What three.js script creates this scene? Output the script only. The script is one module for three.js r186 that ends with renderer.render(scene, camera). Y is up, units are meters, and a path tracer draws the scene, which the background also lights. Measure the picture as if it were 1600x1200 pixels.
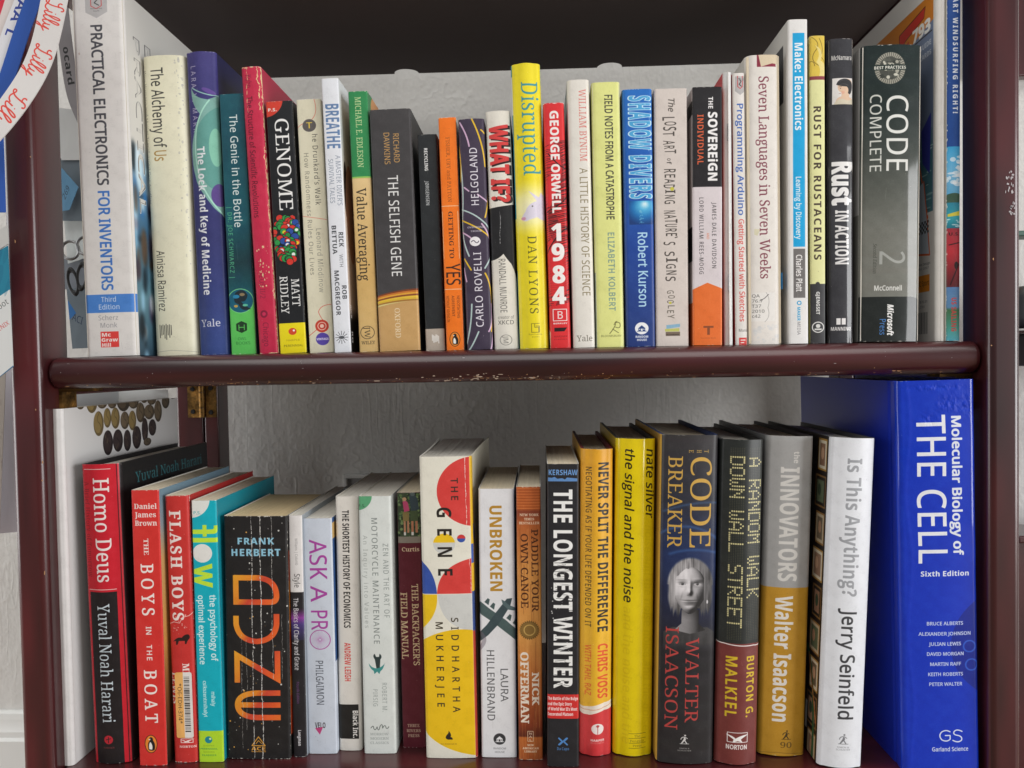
import * as THREE from 'three';
import { RoundedBoxGeometry } from 'three/addons/geometries/RoundedBoxGeometry.js';
import { mergeGeometries } from 'three/addons/utils/BufferGeometryUtils.js';
import { RectAreaLightUniformsLib } from 'three/addons/lights/RectAreaLightUniformsLib.js';

// ------------------------------------------------------------------ camera, light, exposure
RectAreaLightUniformsLib.init();
const scene = new THREE.Scene();
const F = 1220;                                   // focal length in pixels of a 1600 x 1200 frame
const camera = new THREE.PerspectiveCamera(2 * Math.atan(600 / F) * 180 / Math.PI, 4 / 3, 0.02, 30);
camera.rotation.order = 'YXZ';
camera.rotation.set(-0.027, 0.035, -0.0178);
camera.updateMatrixWorld();
const renderer = new THREE.WebGLRenderer({ antialias: true });
renderer.setSize(1024, 768);
renderer.toneMapping = THREE.LinearToneMapping;
renderer.toneMappingExposure = 1.0;
renderer.shadowMap.enabled = true;
scene.background = new THREE.Color().setRGB(0.18, 0.182, 0.187);       // even light of the room behind the camera
camera.focus = 0.612; camera.userData.fStop = 18;
function areaLight(name, pos, target, w, h, rgb, intensity) {
  const l = new THREE.RectAreaLight(new THREE.Color().setRGB(...rgb), intensity, w, h);
  l.name = name; l.position.set(...pos); l.lookAt(...target); scene.add(l);
}
areaLight('window_daylight', [2.3, 0.05, 0.58], [-0.1, -0.02, -0.7], 1.4, 1.2, [0.985, 0.99, 1.0], 9.6);       // window well to the right behind the camera
areaLight('side_window_daylight', [-1.7, 0.15, -0.42], [-0.2, 0.02, -0.85], 0.95, 1.2, [0.98, 0.99, 1.0], 4.0);    // window at the left, close to the wall, that rakes along the plaster
areaLight('ceiling_bounce', [0.1, 1.95, 0.85], [0.1, -1, 0.8], 2.8, 2.0, [1.0, 0.985, 0.96], 3.0);  // wide panel added for light off the unseen bright ceiling, not a lamp

// ------------------------------------------------------------------ helpers
let seed = 12345;
const rnd = () => { seed = (seed * 1664525 + 1013904223) >>> 0; return seed / 4294967296; };
const rr = (a, b) => a + (b - a) * rnd();
const reseed = (s) => { seed = s >>> 0; };
const V3 = (x, y, z) => new THREE.Vector3(x, y, z);
// a point of the place: where the sight line of a photo pixel meets the upright plane at distance Z
function P(px, py, Z) {
  const d = V3((px - 800) / F, -(py - 600) / F, -1).applyQuaternion(camera.quaternion);
  return d.multiplyScalar(Z / -d.z);
}
const used = {};
function numbered(n) { const k = used[n] = (used[n] ?? -1) + 1; return k ? n + '_' + String(k).padStart(3, '0') : n; }
function shadows(o) { o.traverse((m) => { if (m.isMesh) { m.castShadow = true; m.receiveShadow = true; } }); }
function top(o, name, label, category, group, kind) {
  o.name = numbered(name);
  if (label) o.userData.label = label;
  if (category) o.userData.category = category;
  if (group) o.userData.group = group;
  if (kind) o.userData.kind = kind;
  shadows(o); scene.add(o); return o;
}
function part(parent, name, geo, mat) {
  const m = new THREE.Mesh(geo, mat); m.name = name; m.castShadow = m.receiveShadow = true; parent.add(m); return m;
}
function box(w, h, d, x, y, z, r) {
  const g = r ? new RoundedBoxGeometry(w, h, d, 3, r) : new THREE.BoxGeometry(w, h, d);
  g.translate(x, y, z); return g;
}
function planarUV(g, ax, ay, su, sv) {
  const p = g.attributes.position, uv = new Float32Array(p.count * 2);
  for (let i = 0; i < p.count; i++) { const c = [p.getX(i), p.getY(i), p.getZ(i)]; uv[2 * i] = c[ax] * su; uv[2 * i + 1] = c[ay] * sv; }
  g.setAttribute('uv', new THREE.BufferAttribute(uv, 2)); return g;
}
// uv in metres, each face by the axis it looks along
function boxUV(g, su = 1, sv = 1, along = 1) {
  const p = g.attributes.position, n = g.attributes.normal, uv = new Float32Array(p.count * 2);
  for (let i = 0; i < p.count; i++) {
    const c = [p.getX(i), p.getY(i), p.getZ(i)], a = [Math.abs(n.getX(i)), Math.abs(n.getY(i)), Math.abs(n.getZ(i))];
    let u, v;
    if (along === 1) { v = c[1]; u = a[0] > a[2] ? c[2] : c[0]; if (a[1] > 0.8) v = c[2]; }
    else { v = c[0]; u = a[1] > a[2] ? c[2] : c[1]; }
    uv[2 * i] = u * su; uv[2 * i + 1] = v * sv;
  }
  g.setAttribute('uv', new THREE.BufferAttribute(uv, 2)); return g;
}
// tileable value noise
function noiseField(w, h, cells, s) {
  reseed(s); const g = []; const cw = cells[0], ch = cells[1];
  for (let i = 0; i < cw * ch; i++) g.push(rnd());
  const out = new Float32Array(w * h), sm = (t) => t * t * (3 - 2 * t);
  for (let y = 0; y < h; y++) {
    const fy = y / h * ch, y0 = Math.floor(fy), ty = sm(fy - y0), r0 = (y0 % ch) * cw, r1 = ((y0 + 1) % ch) * cw;
    for (let x = 0; x < w; x++) {
      const fx = x / w * cw, x0 = Math.floor(fx), tx = sm(fx - x0), a = x0 % cw, b = (x0 + 1) % cw;
      out[y * w + x] = (g[r0 + a] * (1 - tx) + g[r0 + b] * tx) * (1 - ty) + (g[r1 + a] * (1 - tx) + g[r1 + b] * tx) * ty;
    }
  }
  return out;
}
function dataTex(w, h, fn, srgb) {
  const d = new Uint8Array(w * h * 4);
  for (let i = 0; i < w * h; i++) { const c = fn(i, i % w, (i / w) | 0); d[4 * i] = c[0]; d[4 * i + 1] = c[1]; d[4 * i + 2] = c[2]; d[4 * i + 3] = 255; }
  const t = new THREE.DataTexture(d, w, h); t.magFilter = THREE.LinearFilter; t.minFilter = THREE.LinearMipmapLinearFilter; t.generateMipmaps = true;
  t.wrapS = t.wrapT = THREE.RepeatWrapping; if (srgb) t.colorSpace = THREE.SRGBColorSpace; t.needsUpdate = true; return t;
}
const clamp = (v, a = 0, b = 255) => Math.max(a, Math.min(b, v));
function canvasTex(w, h, draw) {
  const c = document.createElement('canvas'); c.width = Math.round(w); c.height = Math.round(h);
  const g = c.getContext('2d'); draw(g);
  const t = new THREE.CanvasTexture(c); t.colorSpace = THREE.SRGBColorSpace; t.magFilter = THREE.LinearFilter; t.anisotropy = 8; return t;
}
const col = (r, g, b) => `rgb(${r},${g},${b})`;

// ------------------------------------------------------------------ textures and materials
// mahogany: long dark grain, small specks of bare wood
const wg1 = noiseField(256, 1024, [64, 6], 1), wg2 = noiseField(256, 1024, [14, 3], 2), wg3 = noiseField(256, 1024, [128, 20], 3), wg4 = noiseField(256, 1024, [5, 9], 4);
const woodMap = dataTex(256, 1024, (i) => {
  const k = 0.66 + 0.42 * wg1[i] + 0.36 * (wg2[i] - 0.3) + 0.34 * (wg3[i] - 0.5) + 0.25 * (wg4[i] - 0.5);
  return [clamp(70 * k), clamp(23 * k), clamp(26 * k)];
}, true);
const woodBump = dataTex(256, 1024, (i) => { const v = clamp(128 + 60 * (wg4[i] - 0.5) + 40 * (wg3[i] - 0.5)); return [v, v, v]; });
const wood = new THREE.MeshPhysicalMaterial({ map: woodMap, bumpMap: woodBump, bumpScale: 0.0003, roughness: 0.5, specularIntensity: 0.4, clearcoat: 1, clearcoatRoughness: 0.22 });
const matteWood = new THREE.MeshStandardMaterial({ color: col(66, 56, 55), bumpMap: woodBump, bumpScale: 0.0006, roughness: 0.8 });      // matte grey-brown version of the shelf wood, for the upper shelf
// plaster wall
const p1 = noiseField(1024, 1024, [18, 18], 11), p2 = noiseField(1024, 1024, [46, 46], 12), p3 = noiseField(1024, 1024, [120, 120], 13), p4 = noiseField(1024, 1024, [7, 7], 14), p5 = noiseField(1024, 1024, [300, 300], 15), p6 = noiseField(1024, 1024, [40, 7], 16), p7 = noiseField(1024, 1024, [90, 16], 17);
const plasterBump = dataTex(1024, 1024, (i) => {
  const ridge = Math.max(0, 1 - Math.abs(p1[i] * 0.5 + p2[i] * 0.5 - 0.5) * 7) * Math.max(0, p4[i] - 0.35) * 1.6;
  const drip = Math.max(0, 1 - Math.abs(p6[i] * 0.7 + p7[i] * 0.3 - 0.5) * 9) * Math.max(0, 0.75 - p4[i]);
  let v = 0.24 * p4[i] + 0.32 * ridge + 0.3 * drip + 0.18 * p2[i] + 0.13 * p3[i] + 0.04 * p5[i];
  v = clamp(v * 235); return [v, v, v];
});
const plasterMap = dataTex(512, 512, (i, x, y) => { const j = (y * 2) * 1024 + x * 2, k = 0.97 + 0.05 * (p4[j] - 0.5) + 0.03 * (p3[j] - 0.5); return [clamp(210 * k), clamp(208 * k), clamp(203 * k)]; }, true);
plasterBump.repeat.set(3.1, 2.7); plasterMap.repeat.set(3.1, 2.7);
const plaster = new THREE.MeshStandardMaterial({ map: plasterMap, bumpMap: plasterBump, bumpScale: 0.0017, roughness: 0.85 });
const trimWhite = new THREE.MeshPhysicalMaterial({ color: col(214, 214, 210), roughness: 0.45 });
const blackPaint = new THREE.MeshStandardMaterial({ color: col(30, 26, 27), roughness: 0.6 });
// brass with tarnish
const b1 = noiseField(128, 128, [9, 9], 21), b2 = noiseField(128, 128, [40, 40], 22);
const brassMap = dataTex(128, 128, (i) => { const k = 0.35 + 0.55 * b1[i] + 0.3 * b2[i]; return [clamp(178 * k), clamp(134 * k), clamp(72 * k)]; }, true);
const brassRough = dataTex(128, 128, (i) => { const v = clamp(90 + 90 * b1[i]); return [v, v, v]; });
const brass = new THREE.MeshStandardMaterial({ map: brassMap, metalness: 0.85, roughnessMap: brassRough, roughness: 1 });
const steel = new THREE.MeshStandardMaterial({ color: col(140, 140, 140), metalness: 1, roughness: 0.3 });
const darkSteel = new THREE.MeshStandardMaterial({ color: col(60, 60, 60), metalness: 0.9, roughness: 0.45 });
// page edges: thin sheets side by side
const s1 = noiseField(512, 64, [256, 2], 31), s2 = noiseField(512, 64, [40, 3], 32), s3 = noiseField(512, 64, [500, 8], 33);
const pageMap = dataTex(512, 64, (i) => { const k = 0.94 + 0.05 * s1[i] + 0.05 * (s2[i] - 0.5) + 0.05 * (s3[i] - 0.5); const v = clamp(255 * k); return [v, v, v]; }, true);
const pageBump = dataTex(512, 64, (i) => { const v = clamp(255 * (0.6 * s1[i] + 0.4 * s3[i])); return [v, v, v]; });
const pageMats = {};
const PAGE = { white: [240, 235, 222], cream: [236, 222, 194], old: [228, 204, 158], grey: [205, 204, 202] };
function pages(kind) {
  return pageMats[kind] ??= new THREE.MeshStandardMaterial({ color: col(...PAGE[kind]), map: pageMap, bumpMap: pageBump, bumpScale: 0.0003, roughness: 0.9 });
}
const cardEdge = new THREE.MeshStandardMaterial({ color: col(222, 218, 208), roughness: 0.9 });
// faint ripple of printed card
const k1 = noiseField(256, 256, [3, 4], 41), k2 = noiseField(256, 256, [70, 50], 42), k3 = noiseField(256, 256, [5, 7], 43);
const cardBump = dataTex(256, 256, (i) => { const v = clamp(255 * (0.6 * k1[i] + 0.015 * k2[i] + 0.37 * k3[i])); return [v, v, v]; });
const flatMats = {};
function paint(c, gloss = 0.35) {
  const key = c.join() + gloss;
  return flatMats[key] ??= new THREE.MeshPhysicalMaterial({ color: col(...c), roughness: 0.62 - 0.25 * gloss, clearcoat: gloss * 0.6, clearcoatRoughness: 0.3, bumpMap: cardBump, bumpScale: 0.0004 });
}
function printed(tex, gloss = 0.35, bump = cardBump) {
  return new THREE.MeshPhysicalMaterial({ map: tex, roughness: 0.6 - 0.2 * gloss, specularIntensity: gloss > 0.7 ? 0.25 : 0.6, clearcoat: gloss > 0.7 ? gloss : gloss * 0.5, clearcoatRoughness: gloss > 0.7 ? 0.07 : 0.3, bumpMap: bump, bumpScale: gloss > 0.7 ? 0.0012 : 0.0006 });
}
// ------------------------------------------------------------------ the wall and the bookcase
const ZW = 0.94;                                           // distance of the wall
const wall = new THREE.Mesh(planarUV(box(2.6, 1.5, 0.06, 0.0, 0.30, -ZW - 0.03), 0, 1, 1, 1), plaster);
top(wall, 'wall', 'rough white plaster wall behind the bookcase', null, null, 'structure');
const baseY = P(20, 1108, ZW).y;
{
  const s = new THREE.Shape(); const t = 0.014;
  s.moveTo(0, 0); s.lineTo(0, -0.2); s.lineTo(t, -0.2); s.lineTo(t, -0.034); s.lineTo(t * 0.75, -0.031); s.lineTo(t * 0.75, -0.024);
  s.quadraticCurveTo(t * 0.55, -0.018, t * 0.5, -0.01); s.lineTo(t * 0.42, -0.003); s.quadraticCurveTo(t * 0.3, 0, 0, 0);
  const g = new THREE.ExtrudeGeometry(s, { depth: 2.6, bevelEnabled: false }); g.rotateY(-Math.PI / 2); g.translate(1.3, 0, 0);
  g.rotateY(0);
  const p = g.attributes.position; for (let i = 0; i < p.count; i++) p.setZ(i, Math.abs(p.getZ(i)));
  g.computeVertexNormals(); g.translate(0, baseY, -ZW + 0.0005);
  const m = new THREE.Mesh(g, trimWhite); top(m, 'baseboard', 'white moulded baseboard along the wall', null, null, 'structure');
}
{ // the floor in front of the bookcase
  const f = new THREE.Mesh(planarUV(box(6, 0.03, 5, 0, -0.54, -ZW + 2.5), 0, 2, 1, 1), new THREE.MeshStandardMaterial({ color: col(132, 108, 88), roughness: 0.6 }));
  top(f, 'floor', 'pale floor in front of the bookcase', null, null, 'structure');
}
const ZP = 0.584, POSTD = 0.04;                             // front of the posts
const xL = P(61, 565, ZP).x, xR = P(1546, 545, ZP).x;       // inner faces
const UY = 0.0105, LY = -0.3135, TY = 0.321, TH = 0.0245;   // tops of the middle and lower shelf, underside of the upper one, thickness
const ZR = 0.868;
const bookcase = new THREE.Group();
function post(x0, x1, z, d, r, m = wood) { part(bookcase, 'post', boxUV(box(x1 - x0, 1.16, d, (x0 + x1) / 2, 0.02, -z - d / 2, r)), m); }
post(xL - 0.0245, xL, ZP, POSTD, 0.0055);
post(xR, xR + 0.0235, ZP, POSTD, 0.0055);
const rl0 = P(285, 650, ZR).x, rl1 = P(318, 650, ZR).x, rl2 = P(341, 650, ZR).x, rr0 = P(1310, 585, ZR).x;
post(rl0 - 0.006, rl1 - 0.0008, ZR, 0.03, 0.002); post(rl1 + 0.0008, rl2, ZR, 0.03, 0.002);
post(rr0, rr0 + 0.017, ZR, 0.03, 0.002); post(rr0 + 0.0186, rr0 + 0.045, ZR, 0.03, 0.002);
function shelfGeo(yTop, z0, z1, th, notch) {
  const R = th / 2, s = new THREE.Shape();
  // profile in (z, y): nose at the front
  s.moveTo(-z1, yTop - th); s.lineTo(-z0 - R, yTop - th); s.absarc(-z0 - R, yTop - R, R, -Math.PI / 2, Math.PI / 2, false); s.lineTo(-z1, yTop); s.closePath();
  const L = xR - xL - 0.0006, bev = 0.004;
  const g = new THREE.ExtrudeGeometry(s, { depth: L - 2 * bev, bevelEnabled: true, bevelSize: bev, bevelOffset: -bev, bevelThickness: bev, bevelSegments: 4, curveSegments: 20 });
  g.rotateY(-Math.PI / 2); // shape x -> z, depth -> -x
  g.translate(xR - 0.0003 - bev, 0, 0);
  const p = g.attributes.position;
  return boxUV(g, 1, 1, 0);
}
const ZS = 0.592;
part(bookcase, 'shelf', shelfGeo(UY, ZS, ZR - 0.002, TH), wood);
part(bookcase, 'shelf', shelfGeo(LY, ZS - 0.008, ZR - 0.002, TH), wood);
{ // upper shelf: back edge with half-round notches where the wall shows
  const s = new THREE.Shape(), zf = -(ZS + 0.004), zb = -(ZR - 0.002);
  s.moveTo(xL + 0.0004, -zf); s.lineTo(xR - 0.0004, -zf); s.lineTo(xR - 0.0004, -zb);
  for (const px of [952, 636, 320]) { const c = P(px, 110, ZR).x, r = 0.0135; s.lineTo(c + r, -zb); s.absarc(c, -zb, r, 0, Math.PI, true); }
  s.lineTo(xL + 0.0004, -zb); s.closePath();
  const g = new THREE.ExtrudeGeometry(s, { depth: TH, bevelEnabled: false, curveSegments: 14 });
  g.rotateX(-Math.PI / 2); g.translate(0, TY, 0);
  part(bookcase, 'shelf', boxUV(g, 1, 1, 0), matteWood);
}
// brass hinge between the two rear posts, brackets under the ends of the middle shelf
{
  const y0 = P(318, 652, ZR).y, y1 = P(318, 598, ZR).y, h = y1 - y0, cx = rl1, cy = (y0 + y1) / 2, z = -ZR + 0.001;
  const hinge = part(bookcase, 'hinge', planarUV(mergeGeometries([box(rl1 - P(295, 650, ZR).x - 0.004, h, 0.002, (P(295, 650, ZR).x + rl1) / 2 - 0.002, cy, z).toNonIndexed(), box(rl2 - rl1 - 0.005, h, 0.002, (rl1 + rl2) / 2 + 0.0015, cy, z).toNonIndexed()]), 0, 1, 16, 16), brass);
  for (const [a, b] of [[0, 0.27], [0.29, 0.72], [0.74, 1]]) { const g = new THREE.CylinderGeometry(0.0034, 0.0034, h * (b - a), 14); g.translate(cx, y0 + h * (a + b) / 2, z + 0.002); part(hinge, 'knuckle', g, brass); }
  for (const [x, f] of [[P(303, 650, ZR).x, 0.17], [P(303, 650, ZR).x, 0.82], [P(331, 650, ZR).x, 0.14], [P(331, 650, ZR).x, 0.84]]) { const g = new THREE.CylinderGeometry(0.0024, 0.0028, 0.0012, 12); g.rotateX(Math.PI / 2); g.translate(x, y0 + h * f, z + 0.0016); part(hinge, 'screw', g, darkSteel); }
  for (const s of [-1, 1]) {
    const xi = s < 0 ? xL : xR, yT = UY - TH - 0.0004;
    const a = box(0.024, 0.0022, 0.02, xi - s * 0.0122, yT - 0.0011, -0.617 - 0.0), b = box(0.0022, 0.026, 0.02, xi - s * 0.0013, yT - 0.0150, -0.617);
    const br = part(bookcase, 'shelf_bracket', planarUV(mergeGeometries([a.toNonIndexed(), b.toNonIndexed()]), 1, 2, 20, 20), brass);
    const g = new THREE.CylinderGeometry(0.003, 0.003, 0.0014, 12); g.rotateZ(Math.PI / 2); g.translate(xi - s * 0.0028, yT - 0.019, -0.615); part(br, 'screw', g, darkSteel);
  }
}
// side rails that join front and rear posts below each shelf
for (const y of [TY + 0.004, UY - TH + 0.004, LY - TH + 0.002]) {
  for (const s of [-1, 1]) { const x = s < 0 ? xL - 0.0135 : xR + 0.0125; part(bookcase, 'side_rail', boxUV(box(0.018, 0.02, ZR - ZP - POSTD - 0.001, x, y, -(ZR + ZP + POSTD) / 2, 0.0015), 1, 1, 0), wood); }
}
// chipped spots of lacquer: pale bare wood and white scuffs, as small raised flakes
{
  const mk = (name, c, list) => {
    const mat = new THREE.MeshStandardMaterial({ color: col(...c), roughness: 0.8 });
    const gs = [];
    for (const [x, y, z, rx, ry] of list) {
      const s = new THREE.Shape(), n = 9; for (let k = 0; k < n; k++) { const a = k / n * 6.283, q = rr(0.55, 1.15); (k ? s.lineTo : s.moveTo).call(s, Math.cos(a) * rx * q, Math.sin(a) * ry * q); } s.closePath();
      const g = new THREE.ExtrudeGeometry(s, { depth: 0.0002, bevelEnabled: false }); g.translate(x, y, z); gs.push(g);
    }
    const m = part(bookcase, name, mergeGeometries(gs), mat); m.userData.kind = 'stuff';
  };
  reseed(77); const chips = [], scuffs = [];
  for (let k = 0; k < 130; k++) { // along the lower lip of the middle shelf, thickest near its middle
    const px = k < 50 ? rr(690, 960) : k < 70 ? rr(300, 420) : rr(95, 1515), a = rr(-1.25, -0.8) + (k % 7 ? 0 : 0.25), R = TH / 2; const x = P(px, 590, ZS).x;
    chips.push([x, UY - R + Math.sin(a) * R, -ZS - R + Math.cos(a) * R + 0.0001, rr(0.0002, 0.0018) * (k % 6 ? 0.5 : 1.3), rr(0.00008, 0.00035)]);
  }
  for (const [px, py] of [[67, 722], [66, 751], [48, 245], [24, 377], [56, 640], [70, 895], [1552, 405], [1549, 540]]) { const p = P(px, py, ZP); chips.push([p.x, p.y, -ZP + 0.0001, 0.0005, rr(0.0004, 0.0018)]); }
  for (let k = 0; k < 26; k++) { const big = k < 14; const p = P(1577 + rr(-6, 6) + (big ? 0 : 2), big ? rr(268, 300) : rr(316, 336), ZP); scuffs.push([p.x, p.y, -ZP + 0.0001, rr(0.0003, 0.0011), rr(0.0005, 0.0014)]); }
  for (let k = 0; k < 44; k++) { const x = rr(xL + 0.01, xR - 0.01), a = rr(-0.9, 1.4), R = TH / 2; scuffs.push([x, UY - R + Math.sin(a) * R, -ZS - R + Math.cos(a) * R, rr(0.00008, k % 5 ? 0.0003 : 0.0016), rr(0.00006, 0.0002)]); }
  const flakes = [];
  for (let k = 0; k < 46; k++) { const px = k < 30 ? 735 + (rnd() + rnd() - 1) * 95 : k < 40 ? 850 + rr(-30, 30) : rr(300, 640), a = rr(-1.15, k < 30 ? -0.45 : -0.75), R = TH / 2, x = P(px, 590, ZS).x, L = rr(0.3, 1) * (k % 4 ? 0.0012 : 0.0036); flakes.push([x, UY - R + Math.sin(a) * R, -ZS - R + Math.cos(a) * R + 0.0001, L, rr(0.0002, 0.0007) * (k % 4 ? 0.7 : 1.2)]); }
  mk('lacquer_flake', [188, 168, 148], flakes);
  mk('bare_wood_chip', [176, 132, 92], chips); mk('paint_scuff', [186, 180, 182], scuffs);
}
top(bookcase, 'bookcase', 'dark mahogany folding bookcase with rounded shelf edges and open sides', 'bookcase');

// ------------------------------------------------------------------ books
// a solid strip: profile points (x, z) with outward normals, extruded from y0 to y1; group 0 = printed outside, group 1 = cut edges and inside
function strip(pts, th, y0, y1, ny, wob = 0, s = 1) {
  const n = pts.length, pos = [], uv = [], idx0 = [], idx1 = [];
  const len = [0]; for (let i = 1; i < n; i++) len.push(len[i - 1] + Math.hypot(pts[i][0] - pts[i - 1][0], pts[i][1] - pts[i - 1][1]));
  const nor = pts.map((p, i) => { const a = pts[Math.max(0, i - 1)], b = pts[Math.min(n - 1, i + 1)]; const dx = b[0] - a[0], dz = b[1] - a[1], l = Math.hypot(dx, dz); return [-dz / l, dx / l]; });
  reseed(s * 7919 + 17); const wv = []; for (let j = 0; j <= ny; j++) wv.push(rr(-1, 1));
  const ring = (inner) => {
    const base = pos.length / 3;
    for (let j = 0; j <= ny; j++) for (let i = 0; i < n; i++) {
      const off = inner ? -th : 0, w = wob * (wv[j] * 0.6) * Math.sin(Math.PI * i / (n - 1));
      pos.push(pts[i][0] + nor[i][0] * off, y0 + (y1 - y0) * j / ny, pts[i][1] + nor[i][1] * off + w); uv.push(len[i] / len[n - 1], j / ny);
    }
    return base;
  };
  const q = (arr, a, b, c, d) => arr.push(a, b, c, a, c, d);
  const o = ring(false);
  for (let j = 0; j < ny; j++) for (let i = 0; i < n - 1; i++) q(idx0, o + j * n + i, o + j * n + i + 1, o + (j + 1) * n + i + 1, o + (j + 1) * n + i);
  const e = ring(false), f = ring(true), last = ny * n;
  for (let j = 0; j < ny; j++) for (let i = 0; i < n - 1; i++) q(idx1, f + j * n + i + 1, f + j * n + i, f + (j + 1) * n + i, f + (j + 1) * n + i + 1);
  for (let i = 0; i < n - 1; i++) { q(idx1, e + last + i, e + last + i + 1, f + last + i + 1, f + last + i); q(idx1, e + i + 1, e + i, f + i, f + i + 1); }
  for (let j = 0; j < ny; j++) { const a = j * n, b = (j + 1) * n; q(idx1, e + a, e + b, f + b, f + a); q(idx1, e + b + n - 1, e + a + n - 1, f + a + n - 1, f + b + n - 1); }
  const g = new THREE.BufferGeometry();
  g.setAttribute('position', new THREE.Float32BufferAttribute(pos, 3)); g.setAttribute('uv', new THREE.Float32BufferAttribute(uv, 2));
  g.setIndex([...idx0, ...idx1]); g.addGroup(0, idx0.length, 0); g.addGroup(idx0.length, idx1.length, 1); g.computeVertexNormals(); return g;
}
const GRAIN = (() => { const c = document.createElement('canvas'); c.width = c.height = 192; const g = c.getContext('2d'), d = g.createImageData(192, 192); reseed(51); const n1 = noiseField(192, 192, [8, 8], 52), n2 = noiseField(192, 192, [48, 48], 53); reseed(54); for (let i = 0; i < 192 * 192; i++) { const v = (rnd() - 0.5) * 0.5 + (n2[i] - 0.5) * 0.4 + (n1[i] - 0.5) * 0.6, b = v > 0; d.data[4 * i] = d.data[4 * i + 1] = b ? 255 : 20; d.data[4 * i + 2] = b ? 250 : 18; d.data[4 * i + 3] = Math.abs(v) * 52; } g.putImageData(d, 0, 0); return c; })();
const S = 2.6;                                               // texture pixels per photo pixel on a spine
const CAP = 0.714;
class Art {                                                  // draws print on a cover; x from the left edge of the spine, y as measured down the photograph
  constructor(g, W, y0, H) { this.g = g; this.W = W; this.y0 = y0; this.H = H; g.scale(S, S); g.translate(0, -y0); this.fillBase = (c) => this.rect(-1, y0 - 1, W + 2, H + 2, c); g.lineJoin = 'round'; }
  rect(x, y, w, h, c) { this.g.fillStyle = c; this.g.fillRect(x, y, w, h); }
  circ(x, y, r, c, ry = r, rot = 0) { const g = this.g; g.fillStyle = c; g.beginPath(); g.ellipse(x, y, r, ry, rot, 0, 6.2832); g.fill(); }
  ring(x, y, r, c, lw = 1) { const g = this.g; g.strokeStyle = c; g.lineWidth = lw; g.beginPath(); g.arc(x, y, r, 0, 6.2832); g.stroke(); }
  line(p, c, lw = 1, close) { const g = this.g; g.strokeStyle = c; g.lineWidth = lw; g.lineCap = 'round'; g.beginPath(); p.forEach(([x, y], i) => i ? g.lineTo(x, y) : g.moveTo(x, y)); if (close) g.closePath(); g.stroke(); }
  poly(p, c) { const g = this.g; g.fillStyle = c; g.beginPath(); p.forEach(([x, y], i) => i ? g.lineTo(x, y) : g.moveTo(x, y)); g.closePath(); g.fill(); }
  path(d, c, lw) { const g = this.g, q = new Path2D(d); if (lw) { g.strokeStyle = c; g.lineWidth = lw; g.lineCap = 'round'; g.stroke(q); } else { g.fillStyle = c; g.fill(q); } }
  grad(x, y, w, h, stops, vert = true) { const g = this.g, q = vert ? g.createLinearGradient(0, y, 0, y + h) : g.createLinearGradient(x, 0, x + w, 0); stops.forEach(([t, c]) => q.addColorStop(t, c)); g.fillStyle = q; g.fillRect(x, y, w, h); }
  font(f) { return { s: '100px sans-serif', b: 'bold 100px sans-serif', r: '100px serif', R: 'bold 100px serif', m: '100px monospace' }[f[0]]; }
  put(str, len, cap, c, f, lw, sp, ital, shade) {            // text along +x, centred on y = 0
    const g = this.g; g.font = this.font(f); g.letterSpacing = (sp || 0) + 'px'; g.textBaseline = 'alphabetic';
    const w = g.measureText(str).width - (sp || 0); g.transform(1, 0, ital ? -0.2 : 0, 1, 0, 0); g.translate(0, cap / 2); g.scale(len / w, cap / 71.4);
    if (shade) { g.fillStyle = shade; g.strokeStyle = shade; g.lineWidth = 9; g.strokeText(str, 7, -7); g.fillText(str, 7, -7); }
    g.fillStyle = c; g.fillText(str, 0, 0); if (lw) { g.strokeStyle = c; g.lineWidth = lw; g.strokeText(str, 0, 0); }
    g.letterSpacing = '0px';
  }
  v(str, x, y0, y1, cap, c, f = 's', lw = 0, sp = 0, ital = 0, shade) { const g = this.g; g.save(); g.translate(x, y0); g.rotate(y1 > y0 ? Math.PI / 2 : -Math.PI / 2); this.put(str, Math.abs(y1 - y0), cap, c, f, lw, sp, ital, shade); g.restore(); }
  h(str, cx, cy, len, cap, c, f = 's', lw = 0, sp = 0) { const g = this.g; g.save(); g.translate(cx - len / 2, cy); this.put(str, len, cap, c, f, lw, sp); g.restore(); }
  wear(c, n, side = 3, size = 1) {                           // rubbed paper along edges: side 1 left, 2 right, 4 top, 8 bottom
    const { W, y0, H } = this;
    for (let k = 0; k < n; k++) {
      const opts = [1, 2, 4, 8].filter((b) => side & b), b = opts[Math.floor(rnd() * opts.length)], t = rnd(), s = size * rr(0.3, 1.4);
      if (b < 4) { const x = b === 1 ? rr(0, 1.2) * size : W - rr(0, 1.2) * size, y = y0 + H * t; this.poly([[x - s * 0.5, y], [x + s * 0.3, y - s * rr(0.5, 3)], [x + s * 0.6, y + s * 0.3], [x, y + s * rr(0.5, 3)]], c); }
      else { const y = b === 4 ? y0 + rr(0, 1) * size : y0 + H - rr(0, 1) * size, x = W * t; this.poly([[x - s * rr(0.5, 3), y], [x, y - s * 0.5], [x + s * rr(0.5, 3), y + s * 0.2], [x, y + s * 0.7]], c); }
    }
  }
  crease(x, c, lw, ya, yb, amp = 0.5) { let y = ya, d = 0; while (y < yb) { const s = rr(0.8, 2.6), e = d + rr(-0.5, 0.5) * amp; if (rnd() > 0.1) this.line([[x + d, y], [x + e, y + s]], c, lw * rr(0.25, 1.15)); d = Math.max(-amp, Math.min(amp, e)); y += s; } }
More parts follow.
